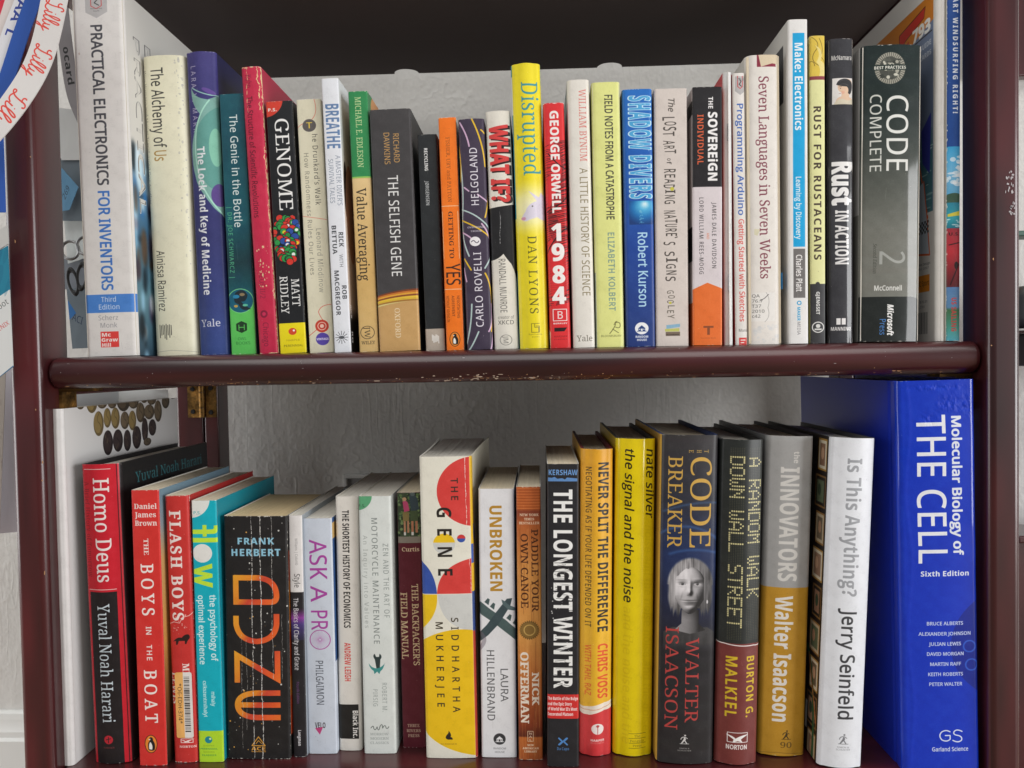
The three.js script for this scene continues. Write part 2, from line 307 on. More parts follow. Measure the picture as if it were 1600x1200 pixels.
  handled(k) {                                                // print grain, hairline scratches, rubbed corners, dust
    const { g, W, y0, H } = this; g.save(); g.setTransform(1, 0, 0, 1, 0, 0); g.globalAlpha = 0.5; g.fillStyle = g.createPattern(GRAIN, 'repeat'); g.fillRect(0, 0, W * S + 2, H * S + 2); g.restore();
    for (let i = 0; i < 5 * k; i++) { const x = rr(0, W), y = y0 + rr(0, H), l = rr(3, 26); this.line([[x, y], [x + rr(-1.5, 1.5), y + l]], rnd() < 0.6 ? 'rgba(255,252,245,.16)' : 'rgba(30,25,20,.13)', rr(0.15, 0.45)); }
    for (let i = 0; i < 10 * k; i++) this.circ(rr(0, W), y0 + rr(0, H), rr(0.15, 0.5), rnd() < 0.6 ? 'rgba(250,246,238,.5)' : 'rgba(60,50,40,.35)');
    for (const [cx, cy] of [[0, y0], [W, y0], [0, y0 + H], [W, y0 + H]]) for (let i = 0; i < 7 * k; i++) { const s = rr(0.2, 0.9), x = cx + rr(-3, 3), y = cy + rr(-3.5, 3.5); this.poly([[x - s, y], [x, y - s * 0.6], [x + s, y + s * 0.3], [x, y + s]], 'rgba(236,230,220,.6)'); }
    for (let i = 0; i < 9 * k; i++) { const t = rnd() < 0.5, x = rr(0, W), y = t ? y0 + rr(0, 0.8) : y0 + H - rr(0, 0.8); this.line([[x, y], [x + rr(0.6, 4), y + rr(-0.2, 0.2)]], 'rgba(238,232,222,.6)', rr(0.2, 0.6)); }
  }
  specks(c, n, r = 0.5) { for (let k = 0; k < n; k++) this.circ(rr(0, this.W), this.y0 + rr(0, this.H), rr(0.2, 1) * r, c); }
}
const books = [];
let bookSeed = 1;
/* q: corners of the spine [tlx,tly, trx,try, brx,bry, blx,bly]; o: Z, D depth, hard, r corner radius, bulge, left/right cover colour or print, pg page kind, gloss */
function book(label, row, q, o, draw) {
  const upper = row === 'u', id = bookSeed++;
  const mbx = (q[4] + q[6]) / 2, mby = (q[5] + q[7]) / 2, shelfY = upper ? UY : LY;
  let Z = o.Z; if (!Z) Z = shelfY / P(mbx, mby, 1).y;
  const [tl, tr, br, bl] = [0, 2, 4, 6].map((k) => P(q[k], q[k + 1], Z));
  const w = o.w || (tl.distanceTo(tr) + bl.distanceTo(br)) / 2 - 0.0004, mt = tl.clone().add(tr).multiplyScalar(0.5), mb = bl.clone().add(br).multiplyScalar(0.5);
  const u = mt.clone().sub(mb), lean = Math.atan2(-u.x, u.y);
  const yb = shelfY + 0.0003 + w / 2 * Math.abs(Math.sin(lean)), h = (mt.y - yb) / Math.cos(lean);
  const y0 = (q[1] + q[3]) / 2, H = (q[5] + q[7]) / 2 - y0, W = ((q[2] - q[0]) + (q[4] - q[6])) / 2;
  const D = o.D, hard = o.hard, th = hard ? 0.0026 : (o.th || 0.0005), r = Math.min(o.r ?? (hard ? 0.004 : 0.0014), w * 0.45), bulge = o.bulge ?? (hard ? 0.002 : 0.0004), over = hard ? 0.0032 : 0.0006;
  const g = new THREE.Group(); g.position.set(mb.x, yb, -Z); g.rotation.z = lean; if (o.turn) g.rotation.y = o.turn;
  const tex = canvasTex(Math.max(16, W * S), H * S, (c) => { reseed(id * 101); const a = new Art(c, W, y0, H); draw(a, W); a.handled(o.wearK ?? 1); });
  const bump = (o.bump || cardBump).clone(); if (!o.bump) { bump.repeat.set(w / 0.07, h / 0.07); bump.offset.set(id * 0.37 % 1, id * 0.61 % 1); }
  const mat = printed(tex, o.gloss ?? 0.35, bump), edge = hard ? (o.edge || paint(o.right || o.left || [120, 120, 120])) : cardEdge;
  // spine profile from the left cover round to the right cover
  const pts = [], arc = 5;
  for (let k = 0; k <= arc; k++) { const a = Math.PI - k / arc * Math.PI / 2; pts.push([-w / 2 + r + Math.cos(a) * r, -r + Math.sin(a) * r]); }
  const nf = 8; for (let k = 1; k < nf; k++) { const t = k / nf * 2 - 1; pts.push([t * (w / 2 - r), bulge * (1 - t * t)]); }
  for (let k = 0; k <= arc; k++) { const a = Math.PI / 2 - k / arc * Math.PI / 2; pts.push([w / 2 - r + Math.cos(a) * r, -r + Math.sin(a) * r]); }
  pts.forEach((p) => { p[1] -= bulge; });
  const zc = -r - bulge;
  part(g, 'spine', strip(pts, Math.min(th, 0.0008, r * 0.8), 0, h, 14, o.wob ?? 0.0003, id), [mat, edge]);
  const side = (sgn, spec) => {
    const px = sgn * w / 2, n = 6, groove = hard && !o.jacket ? 0.0009 : 0, prof = [];
    for (let k = 0; k <= n; k++) { const t = k / n, z = zc - 0.0002 + (-D - zc) * t; const dz = zc - z; prof.push([px - sgn * (groove * Math.exp(-Math.pow((dz - 0.008) / 0.003, 2)) + (o.fan ? -o.fan * t * t : 0)), z]); }
    if (hard && !o.jacket) for (let k = 1; k < 6; k++) { const z = zc - 0.004 - k * 0.0018; prof.push([px - sgn * 0.0011 * Math.exp(-Math.pow((zc - z - 0.009) / 0.003, 2)), z]); }
    prof.sort((a, b) => b[1] - a[1]); if (sgn < 0) prof.reverse();
    let m;
    if (typeof spec === 'function') { const cw = D / w * W, tx = canvasTex(Math.min(1400, cw * 2.2), H * 2.2, (c) => { reseed(id * 211); c.scale(2.2 / S, 2.2 / S); if (cw * 2.2 > 1400) c.scale(1400 / (cw * 2.2), 1); const a = new Art(c, cw, y0, H); spec(a, cw); }); m = printed(tx, o.gloss ?? 0.35); }
    else m = paint(spec, o.gloss ?? 0.35);
    part(g, sgn < 0 ? 'back_cover' : 'front_cover', strip(prof, th, 0, h, 6, 0, id), [m, edge]);
  };
  side(-1, o.left || o.right || [200, 200, 200]); side(1, o.right || o.left || [200, 200, 200]);
  const pw = w - 2 * th - 0.0004, pd = D - (hard ? 0.004 : 0.0008), pz0 = zc + (hard ? -0.003 : r + bulge - 0.0012 - bulge);
  const nseg = Math.max(4, Math.min(46, Math.round(pw / 0.0007))), pg = new THREE.BoxGeometry(pw, h - 2 * over, pd + pz0, nseg, 1, 3);
  { reseed(id * 331); const dy = []; for (let k = 0; k <= nseg; k++) dy.push(rr(-0.00012, 0.00004) - (rnd() < 0.06 ? 0.0003 : 0)); const pp = pg.attributes.position; for (let k = 0; k < pp.count; k++) if (pp.getY(k) > 0) pp.setY(k, pp.getY(k) + dy[Math.round((pp.getX(k) / pw + 0.5) * nseg)] - (hard ? 0 : 0.0002)); pg.computeVertexNormals(); }
  pg.translate(0, h / 2, (pz0 - pd) / 2);
  part(g, 'page_block', planarUV(pg, 0, 2, 32, 6), pages(o.pg || 'white'));
  if (hard) { // cloth headband where the pages meet the spine
    const hb = new THREE.CylinderGeometry(0.0011, 0.0011, pw * 0.94, 8); hb.rotateZ(Math.PI / 2); hb.translate(0, h - over + 0.0004, pz0 - 0.0008); part(g, 'headband', hb, paint(o.band || [200, 190, 170], 0));
  }
  o.extra?.(g, { w, h, D, zc, W, H, y0, m: (px) => px / W * w, yy: (py) => h * (1 - (py - y0) / H) });
  top(g, hard ? 'hardcover_book' : (o.name || 'paperback_book'), label, o.cat || 'book', upper ? 'books standing on the middle shelf' : 'books standing on the lower shelf');
  books.push({ label, upper, x0: mb.x - w / 2, x1: mb.x + w / 2, t0: mt.x - w / 2, t1: mt.x + w / 2, Z, D, w, h, lean });
  return g;
}
const BEANS = [[0.114, -0.006, 0.027, 0.013, 1], [0.198, -0.012, 0.043, 0.033, 0], [0.28, -0.006, 0.04, 0.017, 1], [0.362, -0.003, 0.037, 0.017, 1], [0.459, -0.011, 0.062, 0.038, 2], [0.549, 0, 0.047, 0.022, 1], [0.651, -0.005, 0.031, 0.012, 1], [0.726, -0.001, 0.045, 0.017, 1], [0.871, 0.008, 0.042, 0.026, 2], [0.246, 0.055, 0.04, 0.037, 0], [0.317, 0.041, 0.031, 0.03, 0], [0.384, 0.045, 0.037, 0.033, 0], [0.465, 0.056, 0.039, 0.028, 1], [0.533, 0.06, 0.035, 0.032, 0], [0.611, 0.037, 0.042, 0.033, 1], [0.697, 0.039, 0.051, 0.025, 1], [0.787, 0.04, 0.04, 0.037, 1], [0.316, 0.117, 0.041, 0.038, 3], [0.4, 0.116, 0.043, 0.035, 3], [0.482, 0.121, 0.034, 0.034, 3], [0.569, 0.117, 0.042, 0.037, 3], [0.649, 0.097, 0.031, 0.04, 3], [0.724, 0.093, 0.039, 0.028, 3], [0.67, 0.138, 0.038, 0.013, 2], [0.95, -0.009, 0.043, 0.011, 2]];
const GLYPH = { A: [4, 10, 17, 17, 31, 17, 17], R: [30, 17, 17, 30, 20, 18, 17], N: [17, 25, 21, 21, 19, 17, 17], D: [30, 17, 17, 17, 17, 17, 30], O: [14, 17, 17, 17, 17, 17, 14], M: [17, 27, 21, 21, 17, 17, 17], W: [17, 17, 17, 21, 21, 21, 10], L: [16, 16, 16, 16, 16, 16, 31], K: [17, 18, 20, 24, 20, 18, 17], S: [15, 16, 16, 14, 1, 1, 30], T: [31, 4, 4, 4, 4, 4, 4], E: [31, 16, 16, 30, 16, 16, 31] };
// a printed grey portrait of no one in particular: a modelled face, lit from one side as such photographs are
function portrait(g, x0, y0, w, h) {
  const R = 4, cw = w * R, ch = h * R, c = document.createElement('canvas'); c.width = cw; c.height = ch; const k = c.getContext('2d'), d = k.createImageData(cw, ch);
  const n1 = noiseField(cw, ch, [90, 3], 61), n2 = noiseField(cw, ch, [22, 9], 62), G = (x, y, a, b, sx, sy) => Math.exp(-(((x - a) / sx) ** 2) - ((y - b) / sy) ** 2);
  // face centre at (35, 52); units are photo pixels
  const Hh = (x, y) => { const u = (x - 35) / (23 - (y > 62 ? (y - 62) * 0.28 : 0)), v = (y - 54) / 37; const e = Math.max(0, 1 - u * u - v * v); return 22 * Math.sqrt(e) + 5.5 * G(x, y, 34.5, 57, 3.4, 4) + 3.4 * G(x, y, 34.8, 48, 2.6, 9) - 3 * G(x, y, 24.5, 44, 6, 4) - 3 * G(x, y, 45, 44, 6, 4) + 1.6 * G(x, y, 24, 38, 9, 3) + 1.6 * G(x, y, 45, 38, 9, 3) + 1.6 * G(x, y, 22, 57, 6, 7) + 1.6 * G(x, y, 47, 57, 6, 7) + 1.3 * G(x, y, 34.5, 71.8, 7, 2) - 0.9 * G(x, y, 34.5, 70, 8, 1) + 2 * G(x, y, 34.5, 83, 7, 4) - 1 * G(x, y, 34.5, 77.5, 6, 2); };
  const L = [-0.52, -0.42, 0.74];
  for (let j = 0; j < ch; j++) for (let i = 0; i < cw; i++) {
    const x = i / R, y = j / R, o = 4 * (j * cw + i), u = (x - 35) / (23 - (y > 62 ? (y - 62) * 0.28 : 0)), v = (y - 54) / 37;
    const hairline = 19 + 0.04 * (x - 40) ** 2 * (x > 40 ? 0.9 : 0.7), face = u * u + v * v < 0.985 && y > hairline - 4 * n2[j * cw + i] && !(x < 13 + 2.5 * n1[j * cw + i]) && !(x > 56.5 - 2.5 * n1[j * cw + i]);
    let s = 0, al = 0;
    if (face) {
      const e = 0.25, nx = -(Hh(x + e, y) - Hh(x - e, y)) / (2 * e), ny = -(Hh(x, y + e) - Hh(x, y - e)) / (2 * e), l = Math.hypot(nx, ny, 1); s = (0.1 + 0.74 * Math.max(0, (nx * L[0] + ny * L[1] + L[2]) / l)) * (0.94 + 0.12 * n2[j * cw + i]);
      s *= 1 - 0.5 * G(x, y, 34.5, 70.2 - 0.012 * (x - 34.5) ** 2, 9.5, 1) - 0.28 * G(x, y, 34.5, 72.4, 7, 1.7) - 0.18 * G(x, y, 34.5, 68.6, 6, 1.2); s *= 1 - 0.2 * (G(x, y, 23.5 - (y - 64) * 0.25, 64, 1.2, 6) + G(x, y, 45.5 + (y - 64) * 0.25, 64, 1.2, 6)); s *= 1 - 0.16 * (G(x, y, 24.5, 48.4, 5, 1) + G(x, y, 45, 48.4, 5, 1)); s *= 1 - 0.35 * (G(x, y, 24, 37.4, 6.5, 1.1) + G(x, y, 45.5, 37.6, 6, 1.1)); s *= 1 - 0.4 * (G(x, y, 32.3, 61.2, 1.3, 0.8) + G(x, y, 37, 61.2, 1.3, 0.8));
      for (const ex of [24.5, 45]) { const q = ((x - ex) / 5) ** 2 + ((y - 44) / 2.1) ** 2; if (q < 1) s = ((x - ex - 0.2) ** 2 + (y - 43.9) ** 2 < 3.6) ? ((x - ex + 0.5) ** 2 + (y - 43.3) ** 2 < 0.25 ? 0.85 : 0.13) : 0.6; s *= 1 - 0.55 * G(x, y, ex, 42.2, 5, 0.7); }
      al = 1;
    } else if (y > 84 && y < 122 && Math.abs(x - 36) < 12 + Math.max(0, y - 106) * 0.9) { const t = (x - 36) / 13; s = (0.07 + 0.34 * Math.max(0, 0.75 - t * 0.6 - 0.25 * t * t)) * (y < 100 ? 0.62 + (y - 84) / 42 : 1); al = 1; }
    const hw = y < 46 ? 33 : 33 - (y - 46) * 0.13 + 1.5 * Math.sin(y / 9), hx = (x - 36) / hw, hy = y < 46 ? (y - 46) / 45 : 0, end = 106 - 16 * n1[(j >> 3) * cw + i] - 0.2 * Math.abs(x - 36), inHair = hx * hx + hy * hy < 1 && y < end && !face && !(y > 82 && Math.abs(x - 36) < 13 + (y - 82) * 0.12);
    if (inHair) { const st = 0.55 * n1[((j + Math.round(Math.abs(x - 38) * 2.2)) % ch) * cw + i] + 0.45 * n2[j * cw + i], sh = Math.max(0.25, 1 - Math.max(0, x - 30) / 60); s = (0.16 + 0.66 * st) * sh * (1 - 0.55 * Math.max(0, (y - 50) / 50)) * (1 - 0.4 * G(x, y, 40, 12, 3, 12)); al = Math.min(1, (1 - hx * hx - hy * hy) * 6) * Math.min(1, (end - y) / 8); }
    if (!face && y > 112 && Math.abs(x - 36) < 24 + (y - 112) * 1.4) { const m = Math.abs(x - 36) < 12 + Math.max(0, y - 106) * 0.9 && y < 122 - Math.abs(x - 36) * 0.25; if (!m) { s = 0.11 + 0.05 * n2[j * cw + i]; al = Math.min(1, (h - y) / 14); } }
    if ((x - 59.5) ** 2 / 1.4 + (y - 72) ** 2 / 9 < 1) { s = 0.75; al = 1; }
    const b = 255 * Math.pow(Math.min(1, s), 0.72); d.data[o] = b; d.data[o + 1] = b * 0.985; d.data[o + 2] = b * 0.99; d.data[o + 3] = 255 * al;
  }
  k.putImageData(d, 0, 0); g.drawImage(c, x0, y0, w, h);
}
const C = {
  penguin(a, x, y, r) { a.circ(x, y, r * 0.7, '#2a1c14', r * 1.06); a.circ(x, y, r * 0.63, '#ee8a30', r * 0.98); a.path(`M${x - r * 0.28} ${y + r * 0.72} q${-r * 0.16} ${-r * 0.8} ${r * 0.14} ${-r * 1.1} q${-r * 0.1} ${-r * 0.4} ${r * 0.16} ${-r * 0.42} q${r * 0.26} ${r * 0.04} ${r * 0.2} ${r * 0.4} q${r * 0.34} ${r * 0.4} ${r * 0.16} ${r * 1.1} q${-r * 0.3} ${r * 0.16} ${-r * 0.66} ${r * 0.02}z`, '#1c1c1c'); a.path(`M${x - r * 0.2} ${y + r * 0.62} q${-r * 0.08} ${-r * 0.6} ${r * 0.12} ${-r * 0.86} q${r * 0.3} ${r * 0.3} ${r * 0.2} ${r * 0.9}z`, '#f4f0e8'); a.path(`M${x - r * 0.02} ${y - r * 0.62} l${-r * 0.3} ${r * 0.08} l${r * 0.22} ${r * 0.1}z`, '#f4f0e8'); },
  house(a, x, y, r, bg, fg) { a.circ(x, y, r, bg); a.poly([[x - r * 0.5, y + r * 0.45], [x - r * 0.5, y - r * 0.05], [x, y - r * 0.5], [x + r * 0.5, y - r * 0.05], [x + r * 0.5, y + r * 0.45]], fg); a.rect(x - r * 0.13, y + r * 0.05, r * 0.26, r * 0.4, bg); a.rect(x - r * 0.38, y + r * 0.08, r * 0.14, r * 0.18, bg); a.rect(x + r * 0.24, y + r * 0.08, r * 0.14, r * 0.18, bg); a.rect(x - r * 0.7, y + r * 0.42, r * 1.4, r * 0.1, fg); },
  sower(a, x, y, s, c) { a.circ(x + s * 0.1, y - s * 0.8, s * 0.16, c); a.path(`M${x} ${y - s * 0.6} l${s * 0.25} ${s * 0.5} l${-s * 0.1} ${s * 0.3} l${s * 0.35} ${s * 0.6} l${-s * 0.2} 0 l${-s * 0.3} ${-s * 0.5} l${-s * 0.4} ${s * 0.5} l${-s * 0.22} 0 l${s * 0.42} ${-s * 0.75} z`, c); a.path(`M${x - s * 0.1} ${y - s * 0.5} q${-s * 0.5} ${s * 0.1} ${-s * 0.5} ${s * 0.5}`, c, s * 0.14); a.path(`M${x + s * 0.1} ${y - s * 0.5} l${s * 0.4} ${s * 0.3}`, c, s * 0.12); a.rect(x - s * 0.8, y + s * 0.8, s * 1.6, s * 0.1, c); },
  gull(a, x, y, w, h, c) { a.g.strokeStyle = c; a.g.lineWidth = 1; a.g.strokeRect(x - w / 2, y - h / 2, w, h); a.path(`M${x - w * 0.55} ${y - h * 0.3} q${w * 0.3} ${h * 0.1} ${w * 0.45} ${h * 0.4} q${w * 0.25} ${-h * 0.4} ${w * 0.65} ${-h * 0.4} q${-w * 0.3} ${h * 0.3} ${-w * 0.4} ${h * 0.5} l${w * 0.1} ${h * 0.3} l${-w * 0.25} ${-h * 0.15} l${-w * 0.25} ${h * 0.2} l${w * 0.05} ${-h * 0.35} q${-w * 0.2} ${-h * 0.3} ${-w * 0.35} ${-h * 0.45} z`, c); },
  shield(a, x, y, w, h) { a.poly([[x - w / 2, y - h], [x + w / 2, y - h], [x + w / 2, y + h * 0.25], [x, y + h * 0.62], [x - w / 2, y + h * 0.25]], '#b9b7b6'); a.line([[x - w * 0.24, y - h], [x - w * 0.24, y - h * 0.12], [x, y + h * 0.05], [x + w * 0.24, y - h * 0.12], [x + w * 0.24, y - h]], '#c8484a', 1.1); a.line([[x - w * 0.1, y - h * 0.8], [x + w * 0.1, y - h * 0.55], [x - w * 0.08, y - h * 0.3], [x + w * 0.12, y - h * 0.15]], '#444', 1.4); },
};
// ---- middle shelf
book('tall white paperback with blue band and red square mark, first at the shelf end', 'u', [107, -16, 192, -16, 213, 559, 136, 561], { Z: 0.606, D: 0.19, r: 0.004, left: [222, 220, 216], gloss: 0.3,
  right: (a, w) => { a.fillBase('#d8d6d0'); a.grad(0, 215, w, 360, [[0, '#d8d6d0'], [0.12, '#7fa0bb'], [0.4, '#3c6788'], [0.7, '#5f8693'], [1, '#2c4456']]); a.g.filter = 'blur(9px)'; for (let k = 0; k < 260; k++) a.circ(rr(0, w), rr(240, 570), rr(1, 11), ['#15222c', '#9ed0ee', '#2f6fae', '#c8e2f0', '#5b4a3c', '#3a2f45', '#e8f4ff'][k % 7], rr(4, 34)); a.g.filter = 'none'; a.v('PRACTICAL', 30, 40, 330, 20, '#d8d6d0', 's', 5); a.v('PRACTICAL', 30, 40, 330, 20, '#d8d6d0', 's', 3); a.g.globalCompositeOperation = 'source-over'; a.v('PRACTICAL', 30, 40, 330, 20, '#4a4a4e', 's'); a.v('PRACTICAL', 30, 41, 329, 16, '#cfcdc8', 's'); a.v('ELECTRONICS', 66, 40, 360, 20, '#4a4a4e', 's'); a.v('ELECTRONICS', 66, 41, 359, 16, '#cfcdc8', 's'); } },
  (a, W) => { a.fillBase('#dedbd7'); C.shield(a, 40, 12, 31, 26); a.h('Make Great', 40, 13, 17, 2, '#555'); a.h('Stuff!', 40, 17, 9, 2, '#555');
    a.v('PRACTICAL ELECTRONICS', 39, 37, 290, 15.5, '#4a4a50', 's', 5); a.v('FOR INVENTORS', 39, 297, 456, 15.5, '#3f76c4', 's', 5);
    a.rect(0, 462, W, 29, '#4a83cf'); a.h('Third', 40, 470, 22, 8, '#c9d9ee'); a.h('Edition', 40, 482, 31, 8, '#c9d9ee'); a.h('Scherz', 38, 499, 29, 7.5, '#9c9c9f'); a.h('Monk', 38, 511, 25, 7.5, '#9c9c9f');
    a.rect(26, 521, 26, 25, '#e0433f'); a.h('Mc', 34, 526, 14, 6, '#f5efe9', 'b'); a.h('Graw', 38.5, 534, 24, 6, '#f5efe9', 'b'); a.h('Hill', 34, 542, 14, 6, '#f5efe9', 'b'); a.circ(13, 82, 1.2, '#c9b7b0', 2); a.specks('rgba(120,110,100,.25)', 14, 0.7); });
book('cream jacketed book with slim black title and gold last word, beside a navy book', 'u', [218, 86, 285, 86, 307, 557, 239, 557], { Z: 0.6275, D: 0.15, hard: 1, jacket: 1, r: 0.007, bulge: 0.001, left: [222, 224, 200], right: [214, 216, 192], edge: paint([40, 40, 42], 0) },
  (a, W) => { a.fillBase('#e9e6cb'); a.v('The Alchemy of', 27, 105, 229, 16, '#2f2f2c', 's', 1); a.v('Us', 27, 233, 251, 16, '#b08a44', 's', 1); a.v('How Humans and Matter Transformed One Another', 9, 107, 317, 5, '#8b8a80'); a.v('Ainissa Ramirez', 21, 391, 487, 11, '#33332f'); for (let k = 0; k < 8; k++) a.rect(15 + k * 2.2, 508 + (k === 4 ? -1 : k % 2), 1, 16 + (k === 4 ? 9 : k % 3 === 0 ? 5 : 0), '#3a3a38');
    for (let k = 0; k < 60; k++) a.circ(W - rr(8, 18), 90 + Math.pow(rnd(), 1.4) * 330, rr(0.4, 1.6), 'rgba(160,160,160,.4)', rr(0.5, 3)); a.wear('#d8d4c0', 20, 12, 1); a.line([[2, 552], [30, 549], [66, 553]], 'rgba(120,120,110,.5)', 0.7); });
book('navy blue book with green translucent flask shape printed across the spine', 'u', [287, 80, 334, 80, 357, 556, 309, 556], { Z: 0.627, D: 0.155, hard: 1, jacket: 1, r: 0.004, left: [40, 40, 82], right: [38, 38, 80], gloss: 0.4 },
  (a, W) => { a.grad(0, 70, W, 500, [[0, '#4a4585'], [0.15, '#3d3a78'], [0.6, '#35386f'], [1, '#3a5090']]); a.v('LARA V. MARKS', 14, 101, 214, 7.5, '#b9b4d2', 's', 0, 28);
    const g = a.g; g.save(); g.globalAlpha = 0.86; a.path(`M10 135 q4 18 22 20 q18 -8 20 -14 l0 200 q-6 -2 -18 -16 q-16 -26 -22 -42 q-14 -60 10 -105 q-14 -18 -12 -43z`, '#8fc7b2'); a.path('M16 200 q14 -30 34 -36 l0 130 q-20 10 -30 -20 q-8 -30 -4 -74z', '#5f9f96'); a.circ(42, 305, 11, '#5b3a8c', 18); a.circ(40, 230, 9, '#8fd0b4', 30); a.path('M12 136 q16 14 34 12', '#a8e0cf', 1.6); a.path('M34 156 q-28 40 -20 105 q8 50 38 82', '#b4ead6', 2); a.circ(34, 142, 10, '#6a4f9e', 3.5, 0.5); g.restore();
    a.v('The Lock and Key of Medicine', 20, 228, 462, 11, '#e9ecef', 'b'); a.h('Yale', 22, 506, 27, 11, '#d9dbe6', 'r'); a.wear('#8f90b8', 14, 12, 0.8); });
book('dark teal paperback with bright green foot and round emblem', 'u', [341, 147, 381, 146, 400, 557, 361, 558], { Z: 0.6265, D: 0.135, left: [26, 66, 76], right: [30, 80, 84], pg: 'cream' },
  (a, W) => { a.grad(0, 140, W, 340, [[0, '#1d5a68'], [0.25, '#17505c'], [0.6, '#1a5f6a'], [0.8, '#16383f'], [1, '#1c6a74']]); for (let k = 0; k < 40; k++) a.circ(rr(0, W), rr(150, 470), rr(3, 12), 'rgba(20,40,70,.07)', rr(5, 20)); a.v('The Genie in the Bottle', 21, 179, 357, 11.5, '#dfe9e6'); a.v('| DR. JOE SCHWARCZ |', 9, 322, 438, 6.5, '#57b489', 's', 0, 8);
    a.rect(0, 475, W, 90, '#5fc95e'); a.circ(19, 473, 19.5, '#7fd58a'); a.circ(19, 473, 18.4, '#155f78'); a.path('M12 460 q12 -10 18 4 q-2 12 -10 10 q6 8 14 12 q-14 6 -18 -8 q-10 -2 -4 -18z', '#1d2b33'); a.circ(26, 480, 4, '#5fc0a0', 2); a.circ(12, 481, 3, '#c7a24a', 2); a.circ(22, 463, 4, '#8c7a5a', 2.5); a.circ(13, 466, 5, '#2a86b0', 3);
    a.poly([[19, 505], [27, 509], [27, 520], [19, 524], [11, 520], [11, 509]], '#1d3b22'); a.line([[15, 511], [15, 519]], '#5fc95e', 1.2); a.line([[23, 511], [23, 519]], '#5fc95e', 1.2); a.line([[15, 515], [23, 515]], '#5fc95e', 1.2); a.h('OWL', 19, 533, 13, 4.5, '#2f7a3a'); a.h('BOOKS', 20, 540, 22, 4.5, '#2f7a3a'); a.wear('#cfe0d0', 10, 13, 0.6); });
book('crimson paperback with cream rubbed edges and creased spine', 'u', [376, 104, 405, 104, 436, 555, 403, 557], { Z: 0.6225, D: 0.135, left: [186, 46, 76], right: [190, 52, 80], pg: 'old', r: 0.003, gloss: 0.3 },
  (a, W) => { a.fillBase('#c92a4b'); for (let k = 0; k < 40; k++) a.circ(rr(0, W), rr(105, 555), rr(2, 7), 'rgba(150,10,50,.08)', rr(6, 40)); a.v('Kuhn', 12, 116, 137, 8, '#7c1c34'); a.v('The Structure of Scientific Revolutions', 12, 150, 341, 7.5, '#561022', 's', 2); a.v('IEUS II/2', 13, 428, 469, 7, '#8a1d3a'); a.v('Chicago', 14, 506, 545, 7.5, '#741b32'); a.circ(13, 493, 5, '#8a1d3a', 6); a.circ(13, 493, 2.5, '#cf2f58', 3);
    a.wear('#e6cf9d', 200, 1, 1.2); a.wear('#e6cf9d', 280, 2, 1.9); a.wear('#e6cf9d', 16, 12, 1.4); a.crease(10, '#e6c993', 0.9, 104, 175, 1.2); a.crease(24, '#e6c993', 1.5, 104, 170, 2); a.crease(28, '#e6c993', 1.0, 230, 470, 1.6); for (let k = 0; k < 34; k++) { const y = rr(385, 450), x = rr(8, 24), s = rr(0.4, 1.6); a.poly([[x, y], [x + s, y - s * rr(0.5, 3)], [x + s * 1.4, y + s], [x + 0.3 * s, y + s * rr(0.5, 2)]], '#e6cf9d'); } });
book('black paperback with large white serif title, molecule picture and yellow foot', 'u', [414, 159, 456, 157, 479, 554, 437, 555], { Z: 0.6225, D: 0.132, left: [24, 24, 26], right: [26, 26, 28], pg: 'cream' },
  (a, W) => { a.fillBase('#1b1d20'); a.g.fillStyle = '#d8402f'; a.g.beginPath(); a.g.moveTo(0, 155); a.g.arc(0, 155, 27, 0, 1.5708); a.g.fill(); a.h('P.S.', 11, 171, 14, 5, '#f2e9e4', 'b'); a.v('GENOME', 23.5, 184, 330, 20, '#f1f1ee', 'r');
    const cs = ['#d8382c', '#2f9b4a', '#2b4fa0', '#d8382c', '#2f9b4a', '#d8382c', '#2a8a44'], sp = [];
    for (let k = 0; k < 78; k++) { const t = rnd(), y = 338 + t * 76, ww = 8 + 13 * Math.sin(Math.PI * Math.min(1, t * 1.1)); sp.push([22 + rr(-ww, ww), y]); } sp.sort((p, q) => p[1] - q[1]);
    sp.forEach(([x, y], k) => { const r = rr(3.5, 5.8), c = cs[k % 7]; a.circ(x, y, r + 0.7, '#10151a'); a.circ(x, y, r, c); if (k % 6 === 2) a.circ(x, y, r * 0.6, '#f0f0ee'); if (k % 9 === 4) a.circ(x + 1, y + 1, r * 0.55, '#efd02f'); });
    a.v('MATT', 30, 437, 481, 11.5, '#efefec', 'r'); a.v('RIDLEY', 13, 432, 492, 11.5, '#efefec', 'r'); a.rect(0, 507, W, 60, '#f2e019'); a.circ(22, 520.5, 6, '#d84a2c', 5.5); a.circ(24, 519, 1.6, '#fff'); a.h('HARPER', 22, 534, 20, 3, '#b09a20'); a.h('PERENNIAL', 22, 543, 29, 3.4, '#6a5f1a'); a.wear('#e9e6de', 45, 2, 0.7); a.wear('#e9e6de', 12, 13, 0.5); });
